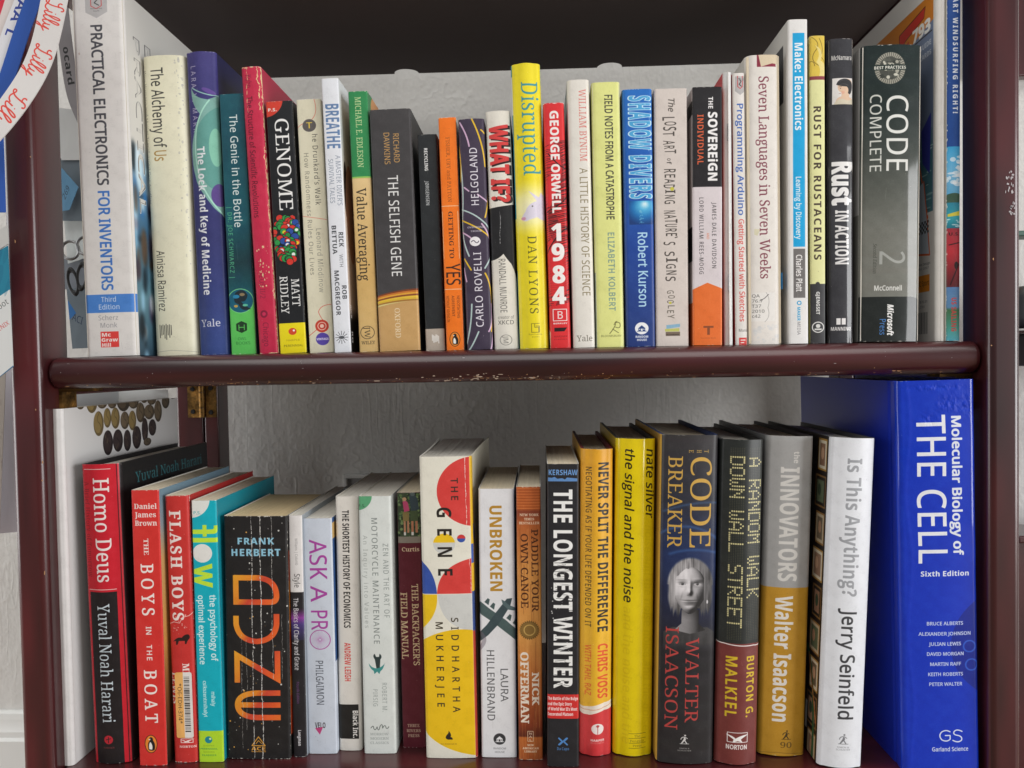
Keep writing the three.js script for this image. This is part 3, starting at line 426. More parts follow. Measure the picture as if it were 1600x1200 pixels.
book('cream paperback with thin wandering red line and grey initial disc', 'u', [462, 155, 500, 155, 522, 554, 483, 554], { Z: 0.622, D: 0.132, left: [216, 210, 186], right: [216, 210, 186], pg: 'cream' },
  (a, W) => { a.fillBase('#e1dcc2'); a.path('M28 155 q6 26 -8 34 q-16 4 -20 12', '#d86a5a', 0.8, 1); a.path('M0 337 l40 8', '#d86a5a', 0.8); a.path('M40 478 q-20 0 -22 12 q4 12 10 18 M17 515 q-10 8 -18 14', '#d8584a', 0.9); a.circ(19, 196, 10, '#5f5a58'); a.h('T', 19, 196, 9, 9, '#e8c94a', 's'); a.v('he Drunkard’s Walk', 26, 209, 321, 7.5, '#56544c', 's', 0, 8); a.v('How Randomness Rules Our Lives', 12.5, 238, 431, 7, '#8f8c7c', 's', 0, 8); a.v('Leonard Mlodinow', 24.5, 357, 459, 7.5, '#9a9788', 's', 0, 6);
    a.circ(22, 512, 10, '#c9402f'); a.ring(22, 512, 6, '#f2c9b8', 1.2); a.circ(22, 512, 3, '#f2c9b8'); a.circ(22, 532.5, 10, '#5a48a8'); a.h('VINTAGE', 22, 532.5, 18, 3.4, '#e8e4f2', 'b'); a.wear('#f3f0e2', 14, 13, 0.6); });
book('slim white paperback with tall blue-grey lettering beside a green and tan book', 'u', [501, 122.5, 528, 122, 549, 553, 522, 554], { Z: 0.616, D: 0.15, left: [222, 224, 226], right: (a, w) => { a.grad(0, 115, w, 460, [[0, '#dfe3e4'], [0.2, '#c6d0cd'], [0.45, '#d9c8b6'], [0.8, '#d6c4b4'], [0.85, '#1e1c1c'], [1, '#1e1c1c']]); a.circ(14, 295, 12, '#231a18', 46); a.circ(40, 330, 30, '#b98d70', 80); a.v('RICK', 12, 478, 500, 9, '#eee', 'b'); a.v('RO', 12, 520, 540, 9, '#eee', 'b'); } },
  (a) => { a.fillBase('#e6e9ee'); a.v('BREATHE', 15, 161, 233, 19, '#6583ad', 'b'); a.v('A MASTER DIVER’S', 20, 243, 322, 7, '#8d97a6'); a.v('SURVIVAL TALES', 9.5, 248, 318, 7, '#8d97a6'); a.v('RICK', 19, 363, 387, 6.5, '#3a3c42', 'b'); a.v('BETTUA', 9.5, 352, 398, 6.5, '#3a3c42', 'b'); a.v('WITH', 18, 399, 419, 5, '#6a6c72'); a.v('ROB', 20, 447, 470, 6.5, '#3a3c42', 'b'); a.v('MACGREGOR', 10, 423, 495, 6.5, '#3a3c42', 'b');
    for (let k = 0; k < 12; k++) { const t = k / 12 * 6.283; a.line([[13 + Math.cos(t) * 4, 530 + Math.sin(t) * 4], [13 + Math.cos(t) * 9, 530 + Math.sin(t) * 10]], '#4a4c52', 0.8); } a.circ(13, 530, 4, '#55575c', 2.5); });
book('paperback with green upper third and tan lower part', 'u', [542, 142.5, 574.5, 142.5, 591, 552, 562, 553], { Z: 0.6185, D: 0.15, left: [200, 168, 110], right: (a, w) => { a.fillBase('#c9a868'); a.rect(0, 130, w, 148, '#3f8455'); a.circ(60, 165, 40, '#c98f5c', 30); } },
  (a, W) => { a.fillBase('#dcbc80'); a.grad(0, 280, W, 300, [[0, '#e3c58d'], [0.5, '#d2ac68'], [1, '#dcbb7e']]); a.rect(0, 140, W, 138, '#2f8a50'); a.rect(0, 276, W, 2.4, '#8fc45a'); a.v('MICHAEL E. EDLESON', 15.5, 151, 262, 8.5, '#c9dba0', 'r', 0); a.v('Value Averaging', 14.5, 294, 440, 14, '#2b2620', 'r', 1); a.ring(14.5, 522, 10, '#3a3126', 0.9); a.v('JW', 14.5, 513, 531, 8, '#3a3126', 'r'); a.h('WILEY', 15, 538, 20, 5, '#3a3126', 'r', 2); a.wear('#f0e3c4', 12, 15, 0.7); });
book('thick charcoal paperback with tan foot under curved orange stripes', 'u', [576, 171, 641, 169.5, 657, 550.5, 592.5, 552], { Z: 0.6165, D: 0.132, left: [52, 50, 52], right: [44, 43, 45], pg: 'cream', r: 0.002 },
  (a, W) => { a.fillBase('#413f40'); a.rect(0, 476, W, 90, '#c9a066'); const st = ['#7c3f22', '#c9752e', '#e0a53a', '#8a4a2c', '#e8c23f', '#d8b43a', '#a8783a', '#d8cf8a']; st.forEach((c, k) => a.path(`M-1 ${464 + k * 2.2} q30 ${-10 + k * 0.4} 70 ${-11 + k * 0.6} l0 4 q-40 0 -70 11z`, c)); a.path('M-1 482 q30 -9 70 -10 l0 14 q-40 -4 -70 2z', '#c9a066');
    a.v('RICHARD', 40, 208, 255, 8.5, '#c69a5c'); a.v('DAWKINS', 26, 206, 257, 8.5, '#c69a5c'); a.v('THE SELFISH GENE', 33, 274, 434, 15, '#e6e6e4'); a.v('OXFORD', 31, 483, 531, 7.5, '#ead9b8', 'r'); a.specks('rgba(200,200,200,.3)', 8, 0.5); a.wear('#8a8684', 14, 15, 0.5); });
book('small slim black paperback with beige foot beside an orange book', 'u', [652.5, 210.5, 681, 209, 697, 549.5, 664, 549.5], { Z: 0.618, D: 0.11, left: [34, 36, 38], right: [120, 60, 40] },
  (a, W) => { a.fillBase('#26292b'); a.rect(0, 515, W, 50, '#b8ab9c'); a.v('RECYCLING', 13, 231, 267, 5, '#e8e8e6', 'b'); a.v('JØRGENSEN', 13, 283, 321, 5, '#b9bcbc', 's', 2); for (let k = 0; k < 6; k++) a.rect(11 + k * 1.8, 524 + (k % 3) * 1.2, 1.5, 10 + (k % 2) * 2, '#e6e2da'); });
book('bright orange paperback with dark narrow lettering and white cover edges', 'u', [684, 184, 712.5, 183, 725.5, 549, 697.5, 549.5], { Z: 0.614, D: 0.13, left: [200, 90, 40], right: [224, 222, 218] },
  (a, W) => { a.fillBase('#f4781c'); a.v('FISHER, URY and PATTON', 14, 214, 316, 5.5, '#8a4a1c', 'r'); a.rect(0, 321.5, W, 1, '#f8cfa4'); a.v('GETTING TO', 14, 330, 405, 6.5, '#4a2a1c', 'R'); a.rect(2, 330, 0.8, 75, '#f8cfa4'); a.rect(W - 4, 330, 0.8, 75, '#f8cfa4'); a.v('YES', 15, 413, 447, 20, '#3f2418', 's', 2); a.rect(0, 452.5, W, 1, '#f8cfa4'); ['NEGOTIATING', 'AGREEMENT', 'WITHOUT GIVING IN'].forEach((s, k) => a.v(s, 21 - k * 7.5, 463, 463 + [36, 33, 42][k], 4, '#7a3a14', 's', 3)); C.penguin(a, 14, 532, 11); a.wear('#f6efe8', 14, 15, 0.6); });
book('plum paperback covered with pastel and yellow curved lines', 'u', [715, 186, 756, 184.5, 771, 547.5, 729, 548], { Z: 0.611, D: 0.13, left: [60, 48, 70], right: [60, 48, 70], r: 0.003, bulge: 0.001 },
  (a, W) => { a.fillBase('#3f3548'); const L = (d, c) => a.path(d, c, 2.1); L('M5 190 q10 20 12 38', '#d8b4d2'); L('M22 186 q14 34 16 74', '#e8be2c'); L('M34 203 l5 5', '#e8be2c'); L('M1 230 q8 60 2 110 q-3 30 8 60', '#b9d0cc'); L('M0 222 q6 30 2 60', '#e8be2c'); L('M8 292 l6 6 M26 304 l14 12', '#d8b4d2'); L('M44 270 q0 40 -9 70', '#e8be2c'); L('M2 326 q26 10 42 36', '#b9d0cc'); L('M0 342 q34 18 44 34', '#e8be2c'); L('M2 362 q10 6 14 12 M30 350 q10 14 14 36', '#d8b4d2'); L('M4 404 l9 18', '#e8be2c'); L('M42 402 l-10 18', '#b9d0cc'); L('M2 418 l4 22', '#d8b4d2'); L('M32 428 q14 30 6 92', '#e8be2c'); L('M40 476 q2 30 -6 44', '#d8b4d2'); L('M12 476 q-2 40 -10 62', '#b9d0cc'); L('M20 520 q-8 20 -14 28', '#b9d0cc'); L('M42 508 q-2 30 -6 40', '#d8b4d2');
    a.v('HELGOLAND', 22, 322, 230, 10.5, '#e6e2ea', 's', 0, 4); a.v('CARLO ROVELLI', 22, 513, 394, 10.5, '#e6e2ea', 's', 0, 4); a.circ(20, 377.5, 7.5, '#efecef'); a.path('M15 378 q3 -4 5 0 q3 4 5 -1', '#3f3548', 1.2); const g = a.g; g.save(); g.translate(22, 358); g.rotate(Math.PI); a.h('RIVERHEAD', 0, 3, 24, 2.6, '#d8d2dc'); a.h('BOOKS', 0, -3, 15, 2.6, '#d8d2dc'); g.restore(); });
book('cream jacketed book with red shadowed lettering above a black middle panel', 'u', [757.5, 174, 797, 172, 811, 547, 772.5, 547.5], { Z: 0.611, D: 0.15, hard: 1, jacket: 1, r: 0.003, bulge: 0.0012, left: [216, 212, 200], right: [30, 30, 32] },
  (a, W) => { a.fillBase('#e4e0d4'); a.path('M-1 325 q20 -2 42 -6 l0 130 q-8 -30 -11 -36 q-6 -8 -10 -16 q-8 10 -21 10z', '#1f1f21'); a.crease(17, '#c8c8c8', 0.6, 330, 380, 0.8); a.v('WHAT IF?', 19.5, 195, 316, 24, '#d8413f', 'b', 5, 0, 0, '#2a1a1a'); a.v('RANDALL MUNROE', 17.5, 404, 490, 9, '#6a6862'); a.h('creator of', 20, 497, 22, 5, '#77756e'); a.h('XKCD', 20, 505, 22, 6.6, '#55534e'); a.ring(19, 533, 8, '#77756e', 0.8); a.v('JM', 19, 527, 539, 7, '#77756e'); a.wear('#f6f4ec', 10, 15, 0.6); });
book('tall bright yellow book with teal serif title and white unicorn head', 'u', [796, 99, 845, 97.5, 857, 546, 812.5, 547], { Z: 0.607, D: 0.15, hard: 1, jacket: 1, r: 0.005, bulge: 0.002, left: [40, 130, 150], right: [40, 130, 150], gloss: 0.5 },
  (a, W) => { a.fillBase('#efdd22'); { const q = a.g.createRadialGradient(28, 325, 4, 28, 325, 46); q.addColorStop(0, '#f6f2cf'); q.addColorStop(0.45, '#f4ee9c'); q.addColorStop(1, '#efdd22'); a.g.fillStyle = q; a.g.fillRect(0, 279, W, 92); } a.rect(0, 90, 4.5, 250, '#2a8ea4'); a.rect(0, 116, 4.5, 60, '#e8e8e0'); a.rect(0, 422, 3, 140, '#2a8ea4'); a.rect(W - 1.5, 90, 3, 40, '#2a8ea4'); a.v('Disrupted', 28, 126, 274, 21, '#3c96a0', 'r');
    a.path('M36 308 l-14 -10 l11 16 q-12 4 -15 16 q-6 8 -5 12 q4 6 10 1 q8 -3 10 -4 q6 6 12 5 l4 -28 q-3 -14 -8 -12 l-2 -4z', '#dcd6e4'); a.circ(27, 322, 1, '#443'); a.circ(15, 341, 3.2, '#d89ab4', 2.6); a.v('DAN LYONS', 25, 368, 492, 11, '#5a5a22', 'r', 0, 10); a.path('M21 507 l0 14 l9 0 l0 -8 l-5 0 l0 -6z M31 507 l-6 0 M27 511 l4 0 l0 10', '#8a7f22', 1); a.h('hachette', 26, 524, 18, 2.6, '#9a8f28'); a.h('BOOKS', 26, 528, 10, 2, '#9a8f28'); });
book('red paperback with white stacked numerals and black hatched lines', 'u', [847.5, 161, 882, 160, 892.5, 544.5, 860, 545.5], { Z: 0.607, D: 0.125, r: 0.003, left: [190, 40, 44], right: [200, 50, 52], pg: 'cream' },
  (a, W) => { a.fillBase('#de2f33'); for (let k = 0; k < 150; k++) { const y = 222 + k * 1.75, x = (k % 3) * 2; if (y > 478) break; a.line([[W * (0.45 + 0.3 * Math.sin(k / 15)), y], [W + 2, y + rr(-9, -3)]], '#241416', 0.7); if (k % 2) a.line([[0, y + 6], [W * (0.25 + 0.3 * Math.sin(k / 9)), y + rr(0, 6)]], '#241416', 0.7); } a.circ(16, 430, 14, 'rgba(222,47,51,.8)', 40); a.path('M8 240 q20 30 26 20 M4 330 q20 -10 30 -26 M2 395 q16 -34 31 -40', '#241416', 1.6);
    a.v('GEORGE ORWELL', 17, 172, 333, 11.5, '#f4eeea', 'b', 2); ['1', '9', '8', '4'].forEach((d, k) => a.h(d, 17, [363, 394, 429, 462][k], 18, 26, '#f7f2ee', 'b', 4)); a.g.strokeStyle = '#f4e6e2'; a.g.lineWidth = 1.2; a.g.strokeRect(8, 484, 18, 18); a.h('B', 17, 493, 9, 12, '#f4e6e2'); a.h('BERKLEY', 17, 506, 19, 2.6, '#f4e6e2', 'b'); a.poly([[9, 513], [26, 513], [22, 519], [9, 519]], '#241416'); a.h('MARINER', 17, 527, 18, 2.6, '#6a1418'); a.h('CLASSICS', 17, 531.5, 18, 2.2, '#6a1418'); a.wear('#efe4dc', 26, 6, 1.0); a.poly([[0, 515], [3, 520], [2, 546], [0, 546]], '#efe4dc'); });
book('off-white paperback with red author line and olive title, beside a lime yellow book', 'u', [885, 125, 921, 124, 930.5, 544, 896, 544.5], { Z: 0.606, D: 0.14, r: 0.0035, left: [205, 196, 186], right: [222, 218, 210] },
  (a) => { a.fillBase('#e6e2d8'); a.v('WILLIAM BYNUM', 22.5, 139, 252, 9, '#d87a72', 'r'); a.v('A LITTLE HISTORY OF SCIENCE', 22, 262, 463, 10.5, '#8a7e5e', 's'); a.h('Yale', 18.5, 529.5, 21, 9, '#6a6458', 'r'); });
book('pale lime yellow paperback with dark narrow capital lettering', 'u', [923, 129, 969.5, 127, 976, 543, 932, 544], { Z: 0.606, D: 0.14, r: 0.0035, left: [196, 196, 120], right: [214, 214, 140] },
  (a) => { a.fillBase('#e2e58f'); a.rect(0, 425, 4, 140, '#8a9a84'); a.v('FIELD NOTES FROM A CATASTROPHE', 26, 147, 343, 10.5, '#3c3c34', 's', 4); a.v('ELIZABETH KOLBERT', 26, 362, 486, 8.5, '#7f9c8e', 's', 4, 6); a.path('M22 522 q6 -8 8 -14 M30 508 q-2 -4 2 -5 M30 512 q8 4 6 -6 q-4 -4 -8 2 M26 515 l8 6', '#6a6a3c', 1.1); a.h('BLOOMSBURY', 24, 526, 28, 2.8, '#6a6a3c'); });
book('royal blue paperback with pale block letters and underwater light picture', 'u', [971, 140, 1020, 138, 1025, 541, 979, 542], { Z: 0.606, D: 0.14, r: 0.003, left: [24, 56, 120], right: [30, 70, 150], gloss: 0.45 },
  (a, W) => { a.grad(0, 135, W, 420, [[0, '#1f6fc4'], [0.3, '#1d5cb4'], [0.6, '#20489c'], [1, '#263a78']]); a.v('SHADOW DIVERS', 27, 149, 310, 29, '#c4e6f4', 'b', 9, 11); a.v('SHADOW DIVERS', 27, 149, 310, 29, '#4aa6da', 'b', 0, 11); for (let k = 0; k < 70; k++) a.circ(rr(14, 42), rr(150, 308), rr(0.6, 2.4), 'rgba(210,240,250,.35)', rr(0.5, 1.4));
    const g = a.g, q = g.createRadialGradient(32, 318, 1, 30, 325, 26); q.addColorStop(0, '#d8f4fa'); q.addColorStop(0.25, '#58b8e2'); q.addColorStop(0.6, '#1f74b8'); q.addColorStop(1, '#163a78'); g.fillStyle = q; g.fillRect(10, 313, 34, 37); for (let k = 0; k < 14; k++) a.circ(27 + rr(-3, 3), rr(325, 348), rr(0.5, 2), 'rgba(120,190,220,.5)'); a.v('Robert Kurson', 28, 361, 480, 13, '#b4dcf2', 's', 2); C.house(a, 25, 513, 9.5, '#f0f2f4', '#24407c'); a.h('RANDOM', 25, 526, 18, 3.4, '#e6eaf0', 'b'); a.h('HOUSE', 25, 531, 14, 3.4, '#e6eaf0', 'b'); a.wear('#a8c4e2', 20, 14, 0.6); });
book('warm grey paperback with uneven hand-drawn lettering', 'u', [1022, 139, 1074, 137.5, 1077.5, 539.5, 1025, 540], { Z: 0.606, D: 0.14, r: 0.002, left: [206, 196, 186], right: [208, 198, 188] },
  (a) => { a.fillBase('#d6ccc4'); a.v('The', 27, 153, 175, 9, '#56504a', 's', 3, 0, 1); const ws = [['LOST', 181, 213, 17], ['ART', 219, 240, 16], ['of', 246, 256, 7], ['READING', 262, 319, 15], ['NATURE’S', 327, 383, 17], ['SIGNS', 391, 440, 15]]; ws.forEach(([s, y0, y1, c]) => { const n = s.length; [...s].forEach((ch, k) => { const t0 = y0 + (y1 - y0) * k / n, t1 = y0 + (y1 - y0) * (k + 0.86) / n; if (ch === '’') a.line([[34, t0], [31, t0 + 1]], '#4a443f', 1.5); else a.v(ch, 24 + rr(-1.5, 1.5), t0, t1, c * rr(0.9, 1.1), '#4a443f', 's', 2); }); }); a.circ(27, 294, 3, '#c9c24a'); [...'GOOLEY'].forEach((ch, k) => a.v(ch, 24 + rr(-1, 1), 452 + k * 7.7, 458 + k * 7.7, 9.5, '#6a645a', 's', 2)); a.circ(23, 472, 2, '#c9c24a'); a.poly([[17, 507], [37, 505], [37, 510], [17, 513]], '#8ab4cc'); a.poly([[15, 513], [36, 512], [36, 517], [15, 517]], '#c2c46a'); a.rect(16, 517.5, 21, 6.5, '#7a6a5c'); a.h('THE EXPERIMENT', 26, 522, 20, 2.4, '#2b2622', 'b'); });
book('paperback with black top, pale middle and pointed orange foot', 'u', [1082, 135.5, 1129, 135.5, 1129.5, 539, 1082.5, 539.5], { Z: 0.604, D: 0.14, r: 0.0015, left: (a, w) => { a.fillBase('#c9bfbf'); a.rect(0, 155, w, 22, '#1d1b1e'); a.rect(0, 352, w, 54, '#1d1b1e'); a.rect(0, 472, w, 80, '#c96228'); }, right: [190, 90, 70] },
  (a, W) => { a.fillBase('#d9d0d2'); a.rect(0, 130, W, 161, '#211f22'); a.v('THE', 28, 151, 170, 7, '#efedec', 'b'); a.v('SOVEREiGN', 31, 174, 283, 13.5, '#f1efee', 'b', 3); a.v('INDIVIDUAL', 13, 178, 256, 8.5, '#e0633a', 's', 4, 6); a.v('JAMES DALE DAVIDSON', 33, 316, 419, 6, '#4a4648', 's', 2, 12); a.v('AND', 24, 363, 373, 4, '#d87a5a'); a.v('LORD WILLIAM REES-MOGG', 14, 307, 428, 6, '#4a4648', 's', 2, 12); a.poly([[0, 452], [23, 441], [W, 451], [W, 560], [0, 560]], '#e5702f'); a.rect(17, 509, 15, 3, '#8a4a2a'); a.rect(22.5, 509, 4, 14, '#8a4a2a'); a.h('Touchstone Books', 24, 528, 23, 2, '#9a4a24'); });
book('thin silvery stapled booklet between an orange-footed book and a slim white one', 'u', [1131, 112, 1144, 111, 1148, 537.5, 1132, 537.5], { Z: 0.606, D: 0.15, r: 0.003, bulge: 0.0015, left: [190, 60, 66], right: [216, 216, 214], name: 'stapled_booklet', cat: 'booklet', gloss: 0.2, extra: (g, i) => { for (const py of [206, 440]) { const c = new THREE.CylinderGeometry(0.0004, 0.0004, 0.013, 6); c.translate(-0.0005, i.yy(py), 0.0003); part(g, 'staple', c, steel); } } },
  (a, W) => { a.fillBase('#dcdcda'); a.rect(0, 100, 1.6, 450, '#c9a4a4'); a.crease(11, '#b4b4b2', 0.5, 300, 535, 1); });
book('slim white paperback with blue and red lettering', 'u', [1144.5, 115, 1164, 113, 1169, 537, 1149.5, 537.5], { Z: 0.607, D: 0.15, left: [200, 60, 60], right: [224, 220, 214] },
  (a) => { a.fillBase('#e4e0da'); C.shield(a, 11.5, 137, 14, 18); a.h('TAB', 12, 124, 10, 4, '#8a8482', 'b'); a.v('Programming Arduino', 11, 160, 335, 8.5, '#4a6cb4', 's', 4); a.v('Getting Started with Sketches', 11, 340, 501, 7.5, '#d8605a', 's', 3); a.h('Monk', 12, 514.5, 13, 4.4, '#5c5856'); a.rect(6, 526, 11, 12, '#d8403c'); a.rect(8, 529, 7, 1.5, '#f5efe9'); a.rect(8, 533, 5, 1.5, '#f5efe9'); });
book('white paperback with maroon serif title, paper call-number label and blue tab', 'u', [1165, 87, 1220, 84, 1223, 535.5, 1170, 537], { Z: 0.605, D: 0.15, r: 0.006, left: [206, 202, 194], right: [222, 218, 210], pg: 'cream', extra: (g, i) => {
  part(g, 'index_tab', box(0.0005, 0.0125, 0.006, i.w / 2 + 0.0004, i.yy(437), -0.0045, 0), paint([30, 140, 210], 0.1)); } },
  (a, W) => { a.fillBase('#e6e1d9'); a.rect(19, 80, 24, 24, '#8a2b40'); a.poly([[20, 80], [52, 80], [52, 101], [38, 99], [24, 104]], '#dcccae'); a.v('Seven Languages in Seven Weeks', 27, 118, 434, 12.5, '#7c2f42', 'r', 1); a.poly([[14, 355], [21, 356], [18, 366], [14, 364]], '#dcd6b8'); a.rect(9, 455, 30, 45, '#eae7e1'); ['QA', '76.7', 'T37', '2010', 'c42'].forEach((s, k) => a.h(s, 10 + [5, 7, 6, 8, 5.5][k], 460 + k * 8, [10, 14, 12, 16, 11][k], 5, '#5c5a56')); a.line([[20, 468], [26, 464], [31, 458]], '#333', 0.8); a.path('M28 455 q6 10 2 24 q4 14 -4 22', 'rgba(120,118,114,.5)', 0.8); for (let k = 0; k < 30; k++) a.circ(rr(14, 46), rr(505, 534), rr(1, 3.5), 'rgba(150,170,190,.10)'); a.circ(W - 2, 502, 1, '#555', 4); a.specks('rgba(90,80,70,.25)', 20, 0.7); });
book('white paperback with cyan title strip over a grey strip', 'u', [1231, 31, 1262.5, 29.5, 1264, 534.5, 1233, 535], { Z: 0.602, D: 0.19, r: 0.0015, left: (a, w) => { a.fillBase('#d3d1cc'); a.rect(0, 60, w - 22, 90, '#4a4a4c'); }, right: [220, 220, 218] },
  (a) => { a.fillBase('#e6e5e2'); a.rect(8, 51, 17, 332, '#12a4dc'); a.v('Make: Electronics', 16.5, 65, 202, 11.5, '#eef4f6', 'b', 0); a.v('Learning by Discovery', 15.5, 273, 371, 7.5, '#dcecf2', 's', 3); a.rect(8, 386, 17, 77, '#6f6c6a'); a.v('Charles Platt', 16, 395, 453, 8.5, '#e9e7e4', 's', 3); a.ring(16, 471, 2.8, '#1a9ad0', 1.4); a.v('MAKER', 15.5, 477, 499, 4.5, '#1a9ad0', 'b'); a.v('MEDIA', 15.5, 500, 521, 4.5, '#77757a', 's'); });
book('slim pale yellow paperback with charcoal foot and yellow picture at its top', 'u', [1265.5, 56, 1289.5, 55.5, 1291, 534, 1267, 534.5], { Z: 0.604, D: 0.17, left: [168, 164, 96], right: [60, 60, 58] },
  (a, W) => { a.fillBase('#e3e3a4'); a.rect(0, 50, W, 69, '#dfc24c'); a.path('M4 58 q14 10 4 22 q-8 14 6 22 q8 8 2 18 M14 60 q8 16 2 28 q10 8 6 30 M0 96 q6 -4 8 6', '#7a6424', 0.9); a.path('M8 70 q10 14 2 26 q8 10 4 22 l8 0 q4 -18 -6 -24 q6 -16 -8 -24z', '#ead98a'); a.rect(0, 118, W, 5.5, '#8a3a44'); a.v('RUST FOR RUSTACEANS', 11.5, 163, 404, 10.5, '#463a30', 'b', 1, 10); a.rect(0, 441, W, 110, '#3a3a3c'); a.circ(11, 441, 3, '#3a3a3c'); a.v('GJENGSET', 11.5, 453, 489, 5, '#e8e8e4', 'b'); a.ring(11.5, 509, 8, '#e8e8e4', 1.4); a.circ(11.5, 507, 3.2, '#d8d8d4'); a.rect(6.5, 511, 10, 2.6, '#d8d8d4'); });
book('dark grey glossy paperback with small portrait and heavy white lettering', 'u', [1294, 60, 1336, 59, 1335, 532.5, 1296, 533], { Z: 0.605, D: 0.17, r: 0.003, bulge: 0.001, left: [44, 44, 46], right: [30, 30, 32], gloss: 0.8, wob: 0.0009 },
  (a, W) => { a.fillBase('#3c3c40'); a.h('McNamara', 21, 89, 28, 7, '#d9d7d2', 's', 2); a.rect(8, 121, 28, 40, '#e4e0dc'); a.path('M12 158 q2 -8 8 -9 l0 -6 q-6 -2 -5 -12 q2 -9 12 -9 q9 0 8 12 q0 8 -4 10 l0 6 q6 2 5 11z', '#e2c2a6'); a.path('M13 131 q2 -9 12 -9 q11 1 10 13 q0 6 -3 11 l-3 -2 q2 -7 -2 -10 q-9 0 -14 -3z', '#3b3a3c'); a.path('M15 127 q6 -4 13 -3 M18 131 q6 -2 11 1', '#5a585a', 0.6); a.path('M10 161 q4 -9 12 -8 q8 4 14 0 l0 8z', '#d8cfb8'); a.circ(18.5, 137, 0.7, '#4a3a34'); a.line([[16.5, 134.5], [20, 134.5]], '#55473f', 0.6); a.circ(22, 143, 2.4, 'rgba(226,140,120,.35)'); a.line([[16.6, 145], [19, 144.6]], '#a8685a', 0.6);
    a.v('Rust', 21.5, 248, 318, 27, '#efeeec', 'b', 5); a.v('IN ACTION', 20.5, 325, 411, 18, '#e4e3e1', 'b', 1); a.rect(13, 494, 5.5, 10, '#eceae8'); a.rect(20, 494, 5.5, 10, '#eceae8'); a.h('MANNING', 19.5, 510.5, 28, 6, '#e2e0de', 'b'); });
book('thick grey-green paperback with round gear medallion and black lower panel', 'u', [1349, 70, 1444, 68, 1439.5, 529.5, 1345, 531], { Z: 0.6, D: 0.18, r: 0.004, bulge: 0.0022, left: (a, w) => { a.fillBase('#8f8f88'); a.rect(0, 60, w, 270, '#c9c8c4'); }, right: [60, 62, 60], gloss: 0.75, wob: 0.0005 },
  (a, W) => { a.grad(0, 60, W, 480, [[0, '#1d2a29'], [0.22, '#27312f'], [0.42, '#4e524c'], [0.62, '#74756d'], [1, '#7c7c74']]); a.circ(43, 105.5, 21.5, '#8a887c', 24.5); a.circ(43, 105.5, 15.5, '#4c4e48', 18); for (let k = 0; k < 84; k++) { const t = k / 84 * 6.283, e = rr(15, 17); a.line([[43 + Math.cos(t) * e, 105.5 + Math.sin(t) * e * 1.14], [43 + Math.cos(t) * 21, 105.5 + Math.sin(t) * 24]], k % 2 ? '#b4b2a4' : '#55574f', 0.7); } for (let k = 0; k < 40; k++) a.circ(43 + rr(-13, 13), 105 + rr(-15, 15), rr(1, 4), ['#a8a698', '#3a3d38', '#c9c7b8', '#5c5e56'][k % 4], rr(1, 3)); a.rect(20, 100, 46, 8, '#22302c'); a.h('BEST PRACTICES', 43, 104.5, 45, 4.4, '#e4e2d6', 'b');
    a.v('CODE', 54, 145, 267, 31, '#e4e5df', 's'); a.v('COMPLETE', 23.5, 144, 266, 15.5, '#d3d5cd', 's'); a.v('2', 48, 387, 412, 36, '#a4a6a0', 's'); a.v('Second Edition', 24, 377, 424, 5, '#45463f', 'r', 0, 0, 1); a.h('McConnell', 43, 446.5, 40, 7.5, '#e0e0da', 's', 3); const g = a.g; g.fillStyle = '#222624'; g.beginPath(); g.moveTo(0, 460); g.lineTo(78, 460); g.quadraticCurveTo(92, 461, 93, 478); g.lineTo(93, 540); g.lineTo(0, 540); g.fill(); a.v('Microsoft', 46, 472, 521, 8.5, '#efefec', 'b', 3, 0, 1); a.v('Press', 35.5, 494, 520, 8.5, '#4f86c9', 's'); a.wear('#c9c6bc', 24, 12, 0.8); });
